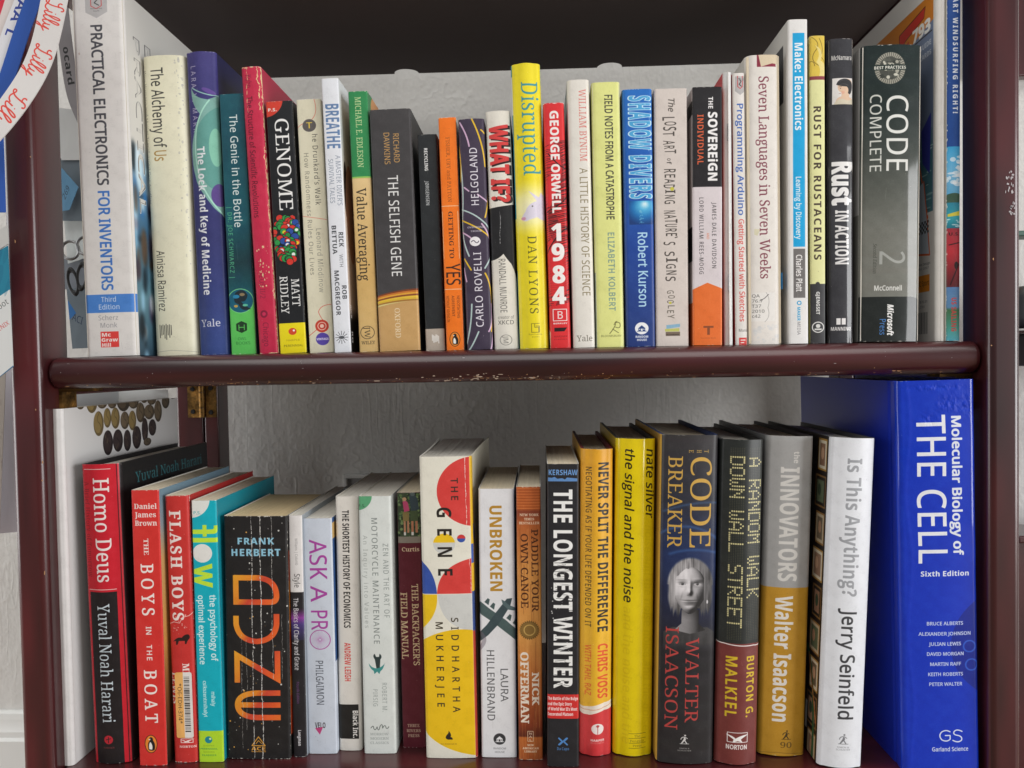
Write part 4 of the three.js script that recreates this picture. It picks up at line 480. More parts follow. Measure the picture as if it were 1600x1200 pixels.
book('large white sports catalogue with sailboard pictures and orange tag', 'u', [1464, -56, 1480, -56, 1478.5, 528.5, 1463, 529], { Z: 0.603, D: 0.21, r: 0.003, left: (a, w) => { // x grows towards the spine
    const X = (f) => w * f; a.fillBase('#d8d5cf'); a.rect(X(0.08), -20, X(0.91), 345, '#71809a'); a.poly([[X(0.08), -20], [X(0.99), -20], [X(0.99), 22], [X(0.5), 62], [X(0.08), 90]], '#cc7c26'); a.poly([[X(0.72), 2], [X(0.93), -8], [X(0.92), 8], [X(0.77), 20], [X(0.72), 42]], '#c03428'); a.line([[X(0.72), 2], [X(0.93), -8], [X(0.92), 8], [X(0.77), 20], [X(0.72), 42]], '#3a2018', 1.4, true); a.poly([[X(0.74), 34], [X(0.8), 24], [X(0.8), 44], [X(0.74), 54]], '#c03428'); a.h('793', X(0.9), 25, X(0.14), 20, '#e8e6e0', 'b', 6); a.line([[X(0.82), 39], [X(0.98), 38]], '#2a2220', 2); a.h('GUIDE', X(0.93), 54, X(0.09), 8, '#c2c8d2', 'b'); a.h('CARDS', X(0.93), 70, X(0.09), 8, '#c2c8d2', 'b');
    a.grad(0, 190, X(0.985), 135, [[0, '#5c7888'], [0.3, '#44707c'], [1, '#4f7f88']]); for (let k = 0; k < 160; k++) a.circ(X(rr(0.1, 0.97)), rr(205, 325), rr(3, 14), ['#3a5c66', '#8ab0b4', '#5c8a94', '#a9c4c4'][k % 4], rr(0.8, 2)); a.poly([[X(0.9), 188], [X(0.975), 165], [X(0.965), 262], [X(0.91), 240]], '#343a94'); a.line([[X(0.86), 205], [X(0.9), 260], [X(0.95), 330]], '#d8642c', 4); a.rect(X(0.93), 322, X(0.07), 4, '#d8d5cf');
    a.poly([[X(0.8), 288], [X(0.92), 270], [X(0.965), 390], [X(0.8), 380]], '#b8c2cc'); a.line([[X(0.92), 270], [X(0.945), 330], [X(0.965), 390], [X(0.8), 382]], '#d8642c', 3); for (let k = 0; k < 40; k++) if ((k + Math.floor(k / 8)) % 2) a.rect(X(0.87) + (k % 8) * w * 0.011, 334 + Math.floor(k / 8) * 4, w * 0.011, 4, '#2a2a2e'); a.h('New Design', X(0.92), 403, X(0.1), 4, '#55565a'); a.h('For 2007', X(0.92), 410, X(0.08), 3.4, '#77787c'); a.rect(X(0.6), 421, X(0.365), 27, '#dd8a2c'); a.h('NC Sport', X(0.915), 434, X(0.09), 8, '#2c2622'); a.h('876.01', X(0.92), 464, X(0.06), 4, '#666'); a.h('2701', X(0.91), 472, X(0.04), 4, '#666'); for (let k = 0; k < 14; k++) a.rect(X(0.85) + k * w * 0.0072, 481, w * [0.003, 0.005, 0.0025][k % 3], 35, '#5c5c5e'); }, right: [215, 213, 208], name: 'catalogue', cat: 'catalogue', gloss: 0.5 },
  (a, W) => { a.fillBase('#dad7d0'); a.wear('#f0eee8', 10, 3, 0.5); });
book('narrow blue book with spaced white capitals over sea and red sail pictures', 'u', [1481, -40, 1503, -40, 1500.5, 528, 1480, 528.5], { Z: 0.601, D: 0.2, left: [216, 214, 206], right: [30, 60, 120] },
  (a, W) => { a.fillBase('#1d4a94'); a.v('START WINDSURFING RIGHT!', 12, -20, 174, 7, '#dfe4ec', 'b', 3, 22); a.grad(0, 225, W, 90, [[0, '#3aa4d8'], [0.5, '#78bce2'], [1, '#4f9cc4']]); for (let k = 0; k < 20; k++) a.circ(rr(0, W), rr(240, 285), rr(2, 6), 'rgba(240,246,250,.7)', rr(1.5, 4)); a.path(`M0 300 q12 -6 ${W} 0 l0 16 l-30 0z`, '#3c5a48'); a.grad(0, 312, W, 40, [[0, '#2a86a0'], [0.6, '#38a8b4'], [1, '#1f7a90']]); a.poly([[2, 330], [W, 324], [W, 332], [2, 334]], '#dcd04a'); for (let k = 0; k < 16; k++) a.circ(rr(0, W), rr(338, 350), rr(1, 4), 'rgba(240,246,250,.6)', 1); a.grad(0, 352, W, 92, [[0, '#a83440'], [0.4, '#c02f38'], [1, '#5c2026']]); a.h('U.S.', 11, 361, 16, 5, '#2a1818', 'b'); a.line([[4, 378], [20, 374]], '#2a1818', 1.6); a.circ(14, 410, 3, '#2a1818', 6); a.path('M6 440 q10 -30 16 -40', '#3a1418', 2); a.grad(0, 444, W, 90, [[0, '#5a86b8'], [0.35, '#5c88b0'], [0.4, '#3f7048'], [0.7, '#4a9a8a'], [1, '#5ab4d0']]); a.v('US SAILING', 11, 460, 514, 7, '#c8423f', 'b', 2, 6); a.wear('#e9e6dc', 60, 1, 1); });

// ---- lower shelf
book('large white paperback with rows of coffee beans pictured on its cover, against the bookcase side', 'l', [78, 639, 97, 639, 115, 1210, 98, 1210], { Z: 0.598, D: 0.195, r: 0.003, left: [214, 212, 210], gloss: 0.25, right: (a, w) => { a.fillBase('#dcdad8'); BEANS.forEach(([d, t, rx, ry, k], i) => { const y = 639 + t * a.H, x = d * w, R = rx * w, T = ry * a.H, pal = [['#8f7a4c', '#6a5a3a'], ['#6f604c', '#4f4436'], ['#5e5142', '#41382e'], ['#3c3131', '#292122']][k]; a.circ(x, y, R, pal[1], T); a.circ(x - R * 0.12, y - T * 0.1, R * 0.8, pal[0], T * 0.85); a.path(`M${x + R * 0.1} ${y - T * 0.8} q${-R * 0.7} ${T * 0.5} ${R * 0.1} ${T * 0.8} q${R * 0.5} ${T * 0.4} ${-R * 0.1} ${T * 0.8}`, pal[1], R * 0.12); for (let j = 0; j < 8; j++) a.circ(x + rr(-0.6, 0.6) * R, y + rr(-0.7, 0.7) * T, R * rr(0.05, 0.2), 'rgba(160,140,100,.18)', T * rr(0.05, 0.2)); }); } },
  (a) => { a.fillBase('#dcdad8'); });
book('red and black hardcover with white serif title and black author panel', 'l', [120, 727, 184, 724, 205, 1208, 144, 1210], { Z: 0.601, D: 0.165, hard: 1, jacket: 1, r: 0.005, bulge: 0.0025, left: [26, 24, 26], gloss: 0.45, right: (a, w) => { a.fillBase('#1d1c1d'); a.h('Yuval Noah Harari', w * 0.52, 755, w * 0.8, 18, '#2f6a70', 'r'); }, edge: paint([34, 32, 34], 0.2) },
  (a, W) => { a.fillBase('#1f1b1d'); a.rect(3, 720, 54, 500, '#cc2030'); a.rect(5.5, 720, 0.9, 500, '#3a0f16'); a.rect(53.5, 720, 1, 500, '#2a0c12'); a.rect(10, 733, 37, 1.1, '#e6c9c4'); a.v('Homo Deus', 34, 747, 916, 20, '#f0e8e4', 'r', 1); a.v('A Brief History of Tomorrow', 13, 753, 907, 7, '#7c141e', 'r', 0, 5); a.rect(10, 926.5, 38, 1.1, '#e6c9c4'); a.rect(11, 931, 37, 300, '#1f1b1d'); a.v('Yuval Noah Harari', 30, 950, 1143, 16, '#cfdde4', 'r'); a.circ(29, 1170, 6, '#c02634', 7); a.line([[29, 1166], [29, 1175]], '#1f1b1d', 1); a.line([[26, 1170], [32, 1168]], '#1f1b1d', 1); a.h('HARPER', 29, 1183, 15, 2.4, '#a8484a'); });
book('red paperback with spaced white serif title, small author lines and orange bird emblem', 'l', [203, 766, 247.5, 765.5, 260, 1196, 217.5, 1197.5], { D: 0.14, left: [196, 44, 40], pg: 'cream', right: (a, w) => { a.fillBase('#b89a6c'); a.grad(0, 760, w, 440, [[0, '#6c8a9c'], [0.14, '#8c9aa0'], [0.26, '#c8a468'], [0.55, '#c9964e'], [0.8, '#6a4326'], [1, '#241a14']]); for (let k = 0; k < 80; k++) a.line([[rr(0, w), rr(950, 1190)], [rr(0, w), rr(950, 1190)]], 'rgba(80,50,20,.12)', 1); } },
  (a, W) => { a.fillBase('#d5322d'); ['Daniel', 'James', 'Brown'].forEach((s, k) => a.h(s, 22.5, 791 + k * 13, [34, 31, 33][k], 8, '#f2e4de', 'R')); a.v('THE', 22, 841, 867, 7, '#f2e4de', 'R'); a.v('BOYS', 22, 880, 962, 18, '#f4eae4', 'r', 2, 24); a.v('IN', 22, 978, 992, 7.5, '#f2e4de', 's', 3); a.v('THE', 22, 1007, 1032, 7.5, '#f2e4de', 's', 3, 12); a.v('BOAT', 22, 1046, 1130, 18, '#f4eae4', 'r', 2, 24); C.penguin(a, 20, 1163, 13.5); a.wear('#f0d8d0', 14, 12, 0.7); });
book('red paperback with small charging bull and yellow barcode sticker', 'l', [257, 775, 292, 774, 310, 1191, 269.5, 1193], { D: 0.14, left: [186, 40, 38], right: [176, 36, 34], r: 0.003, pg: 'cream', extra: (g, i) => {
    const tx = canvasTex(27 * 6, 103 * 6, (c) => { c.scale(6, 6); c.fillStyle = '#f0b668'; c.fillRect(0, 0, 27, 103); c.fillStyle = '#e4e0da'; c.fillRect(13, 0, 14, 103); c.fillStyle = '#2a2624'; let y = 7; reseed(5); while (y < 95) { const t = rr(0.5, 2); c.fillRect(14, y, 9, t); y += t + rr(0.6, 1.8); } c.save(); c.translate(7, 17); c.rotate(Math.PI / 2); c.font = '8.6px sans-serif'; c.scale(64 / c.measureText('*O6-EDH-374*').width, 1); c.fillText('*O6-EDH-374*', 0, 3); c.restore(); });
    const W = i.m(27), H = 103 / i.H * i.h, s = new THREE.Shape(), r = 0.002; s.moveTo(r, 0); s.lineTo(W - r, 0); s.quadraticCurveTo(W, 0, W, r); s.lineTo(W, H - r); s.quadraticCurveTo(W, H, W - r, H); s.lineTo(r, H); s.quadraticCurveTo(0, H, 0, H - r); s.lineTo(0, r); s.quadraticCurveTo(0, 0, r, 0);
    const ge = new THREE.ExtrudeGeometry(s, { depth: 0.0001, bevelEnabled: false }); const p = ge.attributes.position, uv = []; for (let k = 0; k < p.count; k++) uv.push(p.getX(k) / W, p.getY(k) / H); ge.setAttribute('uv', new THREE.Float32BufferAttribute(uv, 2)); ge.translate(i.m(7) - i.w / 2, i.yy(1153), 0.0002); part(g, 'sticker', ge, printed(tx, 0.3)); } },
  (a, W) => { a.fillBase('#c93430'); a.v('FLASH BOYS', 16.5, 797, 970, 15, '#f2e6e0', 'R', 1, 8); a.path('M8 1002 q6 -8 12 -6 q4 -6 9 -5 q3 3 1 7 q-3 3 -4 8 l-2 0 l0 -5 l-8 0 l-2 6 l-2 0 l0 -6z M29 991 l3 -3', '#2a1a18'); a.v('MICHAEL', 24, 1036, 1102, 9, '#f2e6e0', 'R'); a.v('LEWIS', 8, 1050, 1100, 9, '#f2e6e0', 'R'); C.gull(a, 22, 1158, 16, 6, '#f2e0da'); a.h('NORTON', 23, 1167.5, 23, 3.6, '#f2e0da', 'R'); a.wear('#efd9d0', 60, 2, 0.9); a.wear('#efd9d0', 30, 13, 0.8); a.line([[0, 976], [10, 971], [18, 973], [22, 964], [30, 962], [37, 957]], '#efc9c0', 0.9); for (let k = 0; k < 20; k++) a.circ(rr(8, 32), rr(960, 990), rr(0.3, 1), 'rgba(240,215,205,.7)'); });
book('turquoise paperback with lime green and white lowercase lettering and lime foot', 'l', [298, 782.5, 337, 782, 350, 1191, 310, 1191.5], { D: 0.135, left: [10, 140, 156], right: [8, 138, 156], pg: 'cream' },
  (a, W) => { a.fillBase('#08aebf'); a.g.fillStyle = '#e2e4de'; a.g.beginPath(); a.g.moveTo(0, 780); a.g.arc(0, 780, 29, 0, 1.5708); a.g.fill(); a.h('P.S.', 10, 801, 12, 4.6, '#2aa4a8'); const l = '#c3e63c'; a.rect(1, 827, 33, 7, l); a.path('M33 834 q7 0 7 -8 l0 -5 l-6 0 l0 3 q0 3 -3 3 z', l); a.rect(17.5, 820, 6, 18, l); a.rect(1, 840, 39, 7.2, l); a.circ(16, 864, 14.5, '#e6e6e0'); a.poly([[30, 880], [30, 887.5], [13, 892], [30, 896], [30, 902], [13, 906], [30, 910.5], [30, 918], [2, 909], [2, 902], [17, 899], [2, 896], [2, 889]], l);
    a.v('the psychology of', 29, 929, 1032, 9, '#d9f2f2', 's', 3); a.v('optimal experience', 12, 929, 1038, 9, '#d9f2f2', 's', 3); a.v('mihaly', 26, 1080, 1103, 5.5, '#c9ecec', 's', 3); a.v('csikszentmihalyi', 14, 1063, 1120, 5.5, '#c9ecec', 's', 3); a.rect(0, 1142, W, 60, '#b4de2f'); a.circ(17, 1156, 5.5, '#1a8a9a'); a.circ(19.5, 1154.5, 1.8, '#d8f0a0'); ['HARPER', 'PERENNIAL', 'MODERN', 'CLASSICS'].forEach((s, k) => a.h(s, 17, 1165 + k * 5, [17, 26, 17, 22][k], 2.6, k % 2 ? '#4f9a4a' : '#9abf2a', 'b')); a.wear('#d9eef0', 12, 13, 0.6); });
book('thick black paperback with orange gradient block letters, stars and white crease lines', 'l', [347.5, 807, 448, 806, 453, 1185, 355, 1189], { D: 0.108, left: [28, 28, 28], pg: 'old', r: 0.002, bulge: 0.0006, right: (a, w) => { a.fillBase('#1d1c1c'); a.rect(3, 862, 40, 290, '#d8562a'); a.rect(3, 910, 40, 80, '#e08a2c'); a.rect(3, 1060, 40, 30, '#e08a2c'); } },
  (a, W) => { a.fillBase('#1f1e1e'); for (let k = 0; k < 70; k++) a.circ(rr(2, W - 2), rr(812, 1180), rr(0.3, 1.3), k % 4 ? '#cfcfc8' : '#d8a04a'); a.h('FRANK', 50, 845.5, 56, 10, '#8fc6dc', 'b', 1, 6); a.h('HERBERT', 50, 863, 75, 11, '#8fc6dc', 'b', 1, 6);
    const gr = (y0, y1) => { const q = a.g.createLinearGradient(15, y0, 85, y1); q.addColorStop(0, '#eca52c'); q.addColorStop(0.35, '#e5862a'); q.addColorStop(0.5, '#c9452f'); q.addColorStop(0.75, '#e45c2a'); q.addColorStop(1, '#e8742a'); return q; };
    const st = (d, y0, y1) => { a.g.strokeStyle = gr(y0, y1); a.g.lineWidth = 8.5; a.g.lineCap = 'butt'; a.g.lineJoin = 'miter'; a.g.stroke(new Path2D(d)); a.g.lineJoin = 'round'; };
    st('M17 902.5 L52 902.5 Q80 904 80.5 931 Q80.5 940.5 72 940.5 L19.5 940.5 L19.5 898.5', 898, 945); st('M19 962 L19 974 Q22 1000 50 1002 Q78 1000 80 974 L80 959', 959, 1006); st('M19.5 1067 L19.5 1024 L80.5 1061 L80.5 1017', 1018, 1067); st('M84 1083 L50 1083 Q20 1084 19 1102 Q20 1121 50 1121.5 L84 1121.5 M22 1102 L84 1102', 1079, 1126);
    a.path('M50 1152 l10 14 l-20 0z', '#d89a3a', 1.4); a.path('M46 1163 l4 -5 l5 5', '#d89a3a', 1); a.h('ACE', 50, 1170.5, 22, 6, '#d89a3a', 'b'); a.rect(39, 1175, 22, 0.8, '#d89a3a');
    a.crease(44, '#d6d4ce', 1.0, 808, 1185, 0.7); a.crease(57, '#d6d4ce', 1.2, 808, 1185, 0.8); a.crease(74, '#c9c7c0', 0.7, 808, 1060, 0.8); a.crease(27, 'rgba(200,198,190,.7)', 0.6, 990, 1170, 1); a.crease(34, 'rgba(200,198,190,.7)', 0.6, 1000, 1140, 1); a.crease(88, 'rgba(200,198,190,.7)', 0.6, 960, 1060, 0.8); a.wear('#dedad0', 70, 14, 0.9); a.wear('#dedad0', 20, 1, 0.6); });
book('slim paperback with white top and black lower part banded in purple', 'l', [450, 806, 471, 805, 479.5, 1183, 457.5, 1184], { D: 0.15, left: [200, 200, 200], right: [150, 158, 166], gloss: 0.45 },
  (a, W) => { a.fillBase('#232225'); a.rect(0, 800, W, 125, '#e2dfdc'); a.v('Williams | Colomb', 12, 841, 883, 4, '#9c9a98'); a.v('Style', 12, 896, 918, 8, '#3a3838'); a.grad(0, 950, W, 50, [[0, '#232225'], [0.3, '#8a3a94'], [0.5, '#4a3a78'], [1, '#26263a']]); a.v('The Basics of Clarity and Grace', 9.5, 934, 1047, 7, '#e4e2e4'); a.v('Fourth Edition', 10, 1065, 1100, 4, '#7a4484'); a.v('Longman', 11, 1141, 1166, 4.5, '#e4e2e4', 'b'); a.wear('#cfccc8', 16, 11, 0.7); });
book('pale lavender paperback with magenta thin lettering and drawn bicycle wheel', 'l', [473, 810.5, 517, 809.5, 528, 1177.5, 481, 1179], { D: 0.15, left: [190, 196, 206], right: (a, w) => { a.fillBase('#3a5a8c'); a.rect(0, 818, w, 25, '#c9a86a'); a.rect(0, 1035, w, 150, '#c4ccd8'); }, pg: 'white' },
  (a) => { a.fillBase('#cdd5e0'); a.v('ASK', 23, 843, 905, 25, '#a8429c', 's', 1); a.v('A', 23, 915, 940, 24, '#a8429c', 's', 1); a.v('PR', 23, 951, 984, 24, '#a8429c', 's', 1); a.ring(23, 999, 15, '#b04a9c', 1.3); for (let k = 0; k < 36; k++) { const t = k / 36 * 6.283; a.line([[23 + Math.cos(t + 0.3) * 1.6, 999 + Math.sin(t + 0.3) * 1.6], [23 + Math.cos(t) * 15, 999 + Math.sin(t) * 15]], '#b878b4', 0.35); } a.v('PHILGAIMON', 21, 1031, 1102, 11, '#3f4550', 's'); a.h('VELO', 20, 1133, 16, 9, '#3a3438', 'b'); a.poly([[12, 1138], [24, 1136], [19, 1148]], '#c2447c'); });
book('white paperback with black condensed title, red author name and black square at its foot', 'l', [523, 776, 559, 775.5, 566, 1172.5, 529.5, 1174], { D: 0.14, left: [220, 216, 208], right: [220, 216, 208], r: 0.0025 },
  (a) => { a.fillBase('#e3dfd6'); a.v('THE SHORTEST HISTORY OF ECONOMICS', 16.5, 797, 981, 9.5, '#2f2c2a', 'b', 1); a.v('ANDREW LEIGH', 16, 1004, 1065, 8.5, '#d83a34', 'b'); a.rect(0, 1101, 30, 54, '#232220'); a.v('Black Inc.', 25.5, 1110, 1154, 7.5, '#efece6', 'b'); });
book('pale grey-green paperback with thin grey lettering, green corner and small wrench flower', 'l', [559.5, 775.5, 610, 775, 620, 1177.5, 568, 1179], { D: 0.14, left: [210, 214, 210], right: [202, 208, 204], r: 0.0022 },
  (a, W) => { a.fillBase('#d8ddd8'); a.g.fillStyle = '#5aa274'; a.g.beginPath(); a.g.moveTo(0, 775); a.g.arc(0, 775, 22, 0, 1.5708); a.g.fill(); a.h('P.S.', 7, 790, 11, 4.5, '#24342a'); a.v('ZEN AND THE ART OF', 40, 849, 965, 7.5, '#8c9490', 's', 0, 12); a.v('MOTORCYCLE MAINTENANCE', 24.5, 808, 1006, 8.5, '#7a827e', 's', 0, 10); a.v('An Inquiry into Values', 11, 836, 981, 6.5, '#aab0ac', 's', 0, 16); a.path('M23 1044 l-2 -14 q-4 -6 0 -9 l2 5 l4 0 l1 -5 q5 4 1 9 l-1 14z', '#2c3a3a'); a.path('M12 1036 q4 8 12 8 q8 -2 11 -8 q-2 10 -6 12 l-2 5 l-3 -4 l-4 4 l-1 -5 q-6 -4 -7 -12z', '#3c8c88'); a.v('ROBERT M.', 34, 1066, 1113, 7, '#9ca4a0', 's', 0, 8); a.v('PIRSIG', 20.5, 1076, 1104, 6.5, '#9ca4a0', 's', 0, 8); a.path('M13 1138 q4 -6 4 0 q2 6 5 -2 q2 10 4 0 q4 -8 4 2 q4 -8 5 0 q2 2 4 -2', '#4f5854', 1); ['MORROW', 'MODERN', 'CLASSICS'].forEach((s, k) => a.h(s, 25, 1147.5 + k * 7, 27, 4, '#9aa29e', 'r')); });
book('maroon paperback with hikers picture at its top and pale small-capital title', 'l', [619, 770, 656, 769, 666, 1169, 629, 1169], { D: 0.13, left: [74, 24, 32], right: [80, 26, 34], pg: 'cream', gloss: 0.45 },
  (a, W) => { a.fillBase('#5e1f2b'); a.rect(2, 770, W, 78, '#3c4a34'); for (let k = 0; k < 200; k++) a.circ(rr(2, W), rr(771, 840), rr(0.6, 2.6), ['#2a3826', '#5f7a4a', '#1f2a1c', '#7c9460', '#3f5238'][k % 5]); a.path('M10 784 q5 -4 8 2 l2 12 l-8 2z', '#c94f78'); a.circ(13, 780, 3, '#c9a07a'); a.path('M20 774 q8 -4 12 6 l2 16 l-12 4z', '#3a4a52'); a.circ(25, 772, 3.4, '#5c6a6a'); a.rect(10, 800, 9, 14, '#8c7a4a'); a.rect(21, 798, 11, 16, '#4a5a3c'); a.rect(11, 814, 3, 18, '#c08a6a'); a.rect(16, 814, 3, 18, '#c08a6a'); a.rect(22, 814, 3.4, 18, '#b87c5c'); a.rect(28, 814, 3.4, 18, '#b87c5c'); a.rect(11, 831, 3, 5, '#e4e0dc'); a.rect(22, 831, 3.4, 5, '#e4e0dc'); a.rect(2, 838, W, 10, '#8c8478'); a.h('Curtis', 20, 858, 26, 6, '#e2cfa8', 'r', 2); a.v('THE BACKPACKER’S', 25, 912, 1040, 9, '#dcc79c', 'r', 2); a.v('FIELD MANUAL', 8.5, 925, 1030, 9, '#dcc79c', 'r', 2); ['THREE', 'RIVERS', 'PRESS'].forEach((s, k) => a.h(s, 18, 1134 + k * 8, [18, 21, 17][k], 4.6, '#d8c8a8', 'r')); a.wear('#d8c4bc', 10, 12, 0.6); });
book('thick cream book with red, blue and yellow circles and spaced black lettering', 'l', [654, 714, 736, 712.5, 747, 1185, 665, 1186], { D: 0.155, left: [214, 208, 190], right: (a, w) => { a.fillBase('#d9d4c0'); a.g.save(); a.rect(0, 715, 12, 120, '#dcae1c'); a.circ(4, 842, 22, '#3452a0'); a.rect(0, 845, 14, 80, '#dcae1c'); a.rect(0, 925, 18, 70, '#27407e'); a.rect(0, 995, 16, 190, '#8a2a20'); a.g.restore(); }, pg: 'white', r: 0.003, bulge: 0.0008, fan: 0.004 },
  (a, W) => { a.fillBase('#e7e4d4'); const X = 76; a.g.save(); a.g.beginPath(); a.g.rect(0, 700, X, 500); a.g.clip(); a.circ(82, 768, 54, '#d8413c'); a.circ(37, 849, 16, '#cfd0cb'); a.g.save(); a.g.beginPath(); a.g.rect(0, 830, 60, 17); a.g.clip(); a.circ(37, 849, 16, '#ecc21c'); a.g.restore(); a.circ(62, 841, 6, '#3452a4'); a.g.save(); a.g.beginPath(); a.g.rect(50, 830, 20, 11); a.g.clip(); a.circ(62, 841, 6, '#cf3a38'); a.g.restore();
    a.path('M-1 873 q24 16 26 54 l-28 0z', '#3452a4'); a.path('M25 927 q2 -44 52 -55 l0 55z', '#d8413c'); a.path('M-1 928 l26 0 q2 34 -26 56z', '#ecc21c'); a.path('M26 928 l51 0 l0 58 q-48 -6 -51 -58z', '#cfd0cb'); a.circ(58, 1084, 101, '#ecc018'); a.circ(58, 1084, 101, 'rgba(0,0,0,0)'); a.path('M-1 1138 q20 34 78 44 l0 10 l-80 0z', '#e7e4d4'); a.g.restore(); a.rect(X, 700, 10, 150, '#dcb01c'); a.rect(X, 850, 10, 30, '#3a58a4'); a.rect(X, 880, 10, 44, '#dcb01c'); a.rect(X, 924, 10, 62, '#2c4480'); a.rect(X, 986, 10, 200, '#a83424');
    a.crease(70, '#efe2d8', 0.9, 714, 830, 0.6); a.crease(74, '#efe2d8', 0.6, 860, 960, 0.8); a.v('THE', 54, 747, 782, 10, '#3a2a24', 's', 4, 26); a.v('GENE', 38, 791, 900, 21, '#26221e', 'b', 0, 55); a.v('SIDDHARTHA', 50, 964, 1113, 10.5, '#3a3222', 's', 3, 46); a.v('MUKHERJEE', 27, 970, 1105, 10.5, '#3a3222', 's', 3, 46); a.path('M36 1156 q-6 -2 -1 -8 q3 -3 2 -6 q5 5 3 10 q3 0 3 4z', '#2a2420'); a.h('SCRIBNER', 37, 1163, 24, 2.6, '#a07c1c'); a.wear('#f4f0e4', 40, 14, 0.8); });
book('white paperback with gold capital title and dark bomber aeroplane', 'l', [746, 764.5, 804, 763, 807, 1184, 753, 1184.5], { D: 0.135, left: [196, 170, 140], right: [214, 214, 216], pg: 'cream', r: 0.002 },
  (a, W) => { a.fillBase('#e4e4e5'); a.v('UNBROKEN', 27, 788, 925, 17.5, '#b9892f', 'b', 1); a.poly([[-1, 944], [3, 939], [16, 950], [40, 968], [59, 986], [59, 1004], [48, 994], [22, 972], [-1, 956]], '#4a5d5c'); a.poly([[42, 935], [50, 934], [47, 946], [30, 974], [14, 992], [-1, 1004], [-1, 990], [12, 976], [26, 956]], '#3c4c50'); a.poly([[36, 944], [34, 936], [38, 938], [44, 944], [56, 950], [55, 954], [44, 952]], '#55686a'); [[9, 940], [17, 947], [41, 965], [50, 973]].forEach(([x, y]) => a.poly([[x, y], [x + 5, y - 6], [x + 8, y - 4], [x + 6, y + 5]], '#465858')); a.path('M4 990 q10 10 -4 24', 'rgba(120,110,120,.5)', 6); a.v('LAURA', 37, 1043, 1096, 11, '#4a4a4c'); a.v('HILLENBRAND', 17, 1014, 1127, 11, '#4a4a4c'); C.house(a, 29, 1155, 9, '#38383a', '#e8e8e8'); a.h('RANDOM', 29, 1170, 19, 3.2, '#77777a'); a.h('HOUSE', 29, 1175.5, 15, 3.2, '#77777a'); a.wear('#c9a090', 12, 1, 0.6); });
book('wood-grain orange paperback with dark serif title and white author lettering', 'l', [805.5, 761, 845.5, 760.5, 848, 1187, 811, 1189], { D: 0.135, left: [40, 60, 110], right: [130, 60, 36], pg: 'cream', gloss: 0.45 },
  (a, W) => { a.grad(0, 755, W, 440, [[0, '#b85a2a'], [0.09, '#c4642c'], [0.1, '#8a3f28'], [0.15, '#b8622f'], [0.3, '#d8934a'], [0.55, '#d9974c'], [0.75, '#b45f2c'], [0.86, '#8a3c20'], [0.9, '#5f2818'], [0.905, '#c06a30'], [1, '#a04f26']]); for (let k = 0; k < 60; k++) { const x = rr(0, W), y = rr(800, 1170); a.path(`M${x} ${y} q${rr(-2, 2)} ${rr(20, 40)} ${rr(-2, 2)} ${rr(50, 90)}`, k % 2 ? 'rgba(90,35,10,.25)' : 'rgba(240,180,100,.25)', rr(0.4, 1.2)); } for (let k = 0; k < 16; k++) a.rect(0, 763 + k * 2.2, W, 0.8, k % 2 ? 'rgba(90,30,10,.35)' : 'rgba(240,170,100,.35)'); ['NEW YORK', 'TIMES', 'BESTSELLER'].forEach((s, k) => a.h(s, 20, 804 + k * 6.5, [28, 15, 30][k], 4, '#efd8bc', 'R')); a.v('PADDLE YOUR', 28, 826, 955, 9.5, '#4a2412', 'r', 3); a.v('OWN CANOE', 12.5, 833, 950, 10.5, '#4a2412', 'r', 3); a.circ(19, 984, 14, '#8a6a34'); for (let k = 0; k < 28; k++) { const t = k / 28 * 6.283; a.line([[19 + Math.cos(t) * 12.5, 984 + Math.sin(t) * 12.5], [19 + Math.cos(t) * 15, 984 + Math.sin(t) * 15]], '#5c4420', 0.9); } a.ring(19, 984, 8, '#c9a45c', 1.6); a.v('NICK', 27, 1050, 1102, 9.5, '#f0e4d4', 'R', 3); a.v('OFFERMAN', 11, 1018, 1131, 11.5, '#f0e4d4', 'R', 3); a.g.strokeStyle = '#e8cfae'; a.g.lineWidth = 0.8; a.g.strokeRect(15, 1143, 8, 16); ['N', 'A', 'L'].forEach((s, k) => a.h(s, 19, 1146.5 + k * 5, 4.4, 3.6, '#efdcc0')); ['NEW', 'AMERICAN', 'LIBRARY'].forEach((s, k) => a.h(s, 19, 1165 + k * 5, [10, 24, 19][k], 3, '#efdcc0', 'R')); a.wear('#efe0cc', 20, 12, 0.8); });
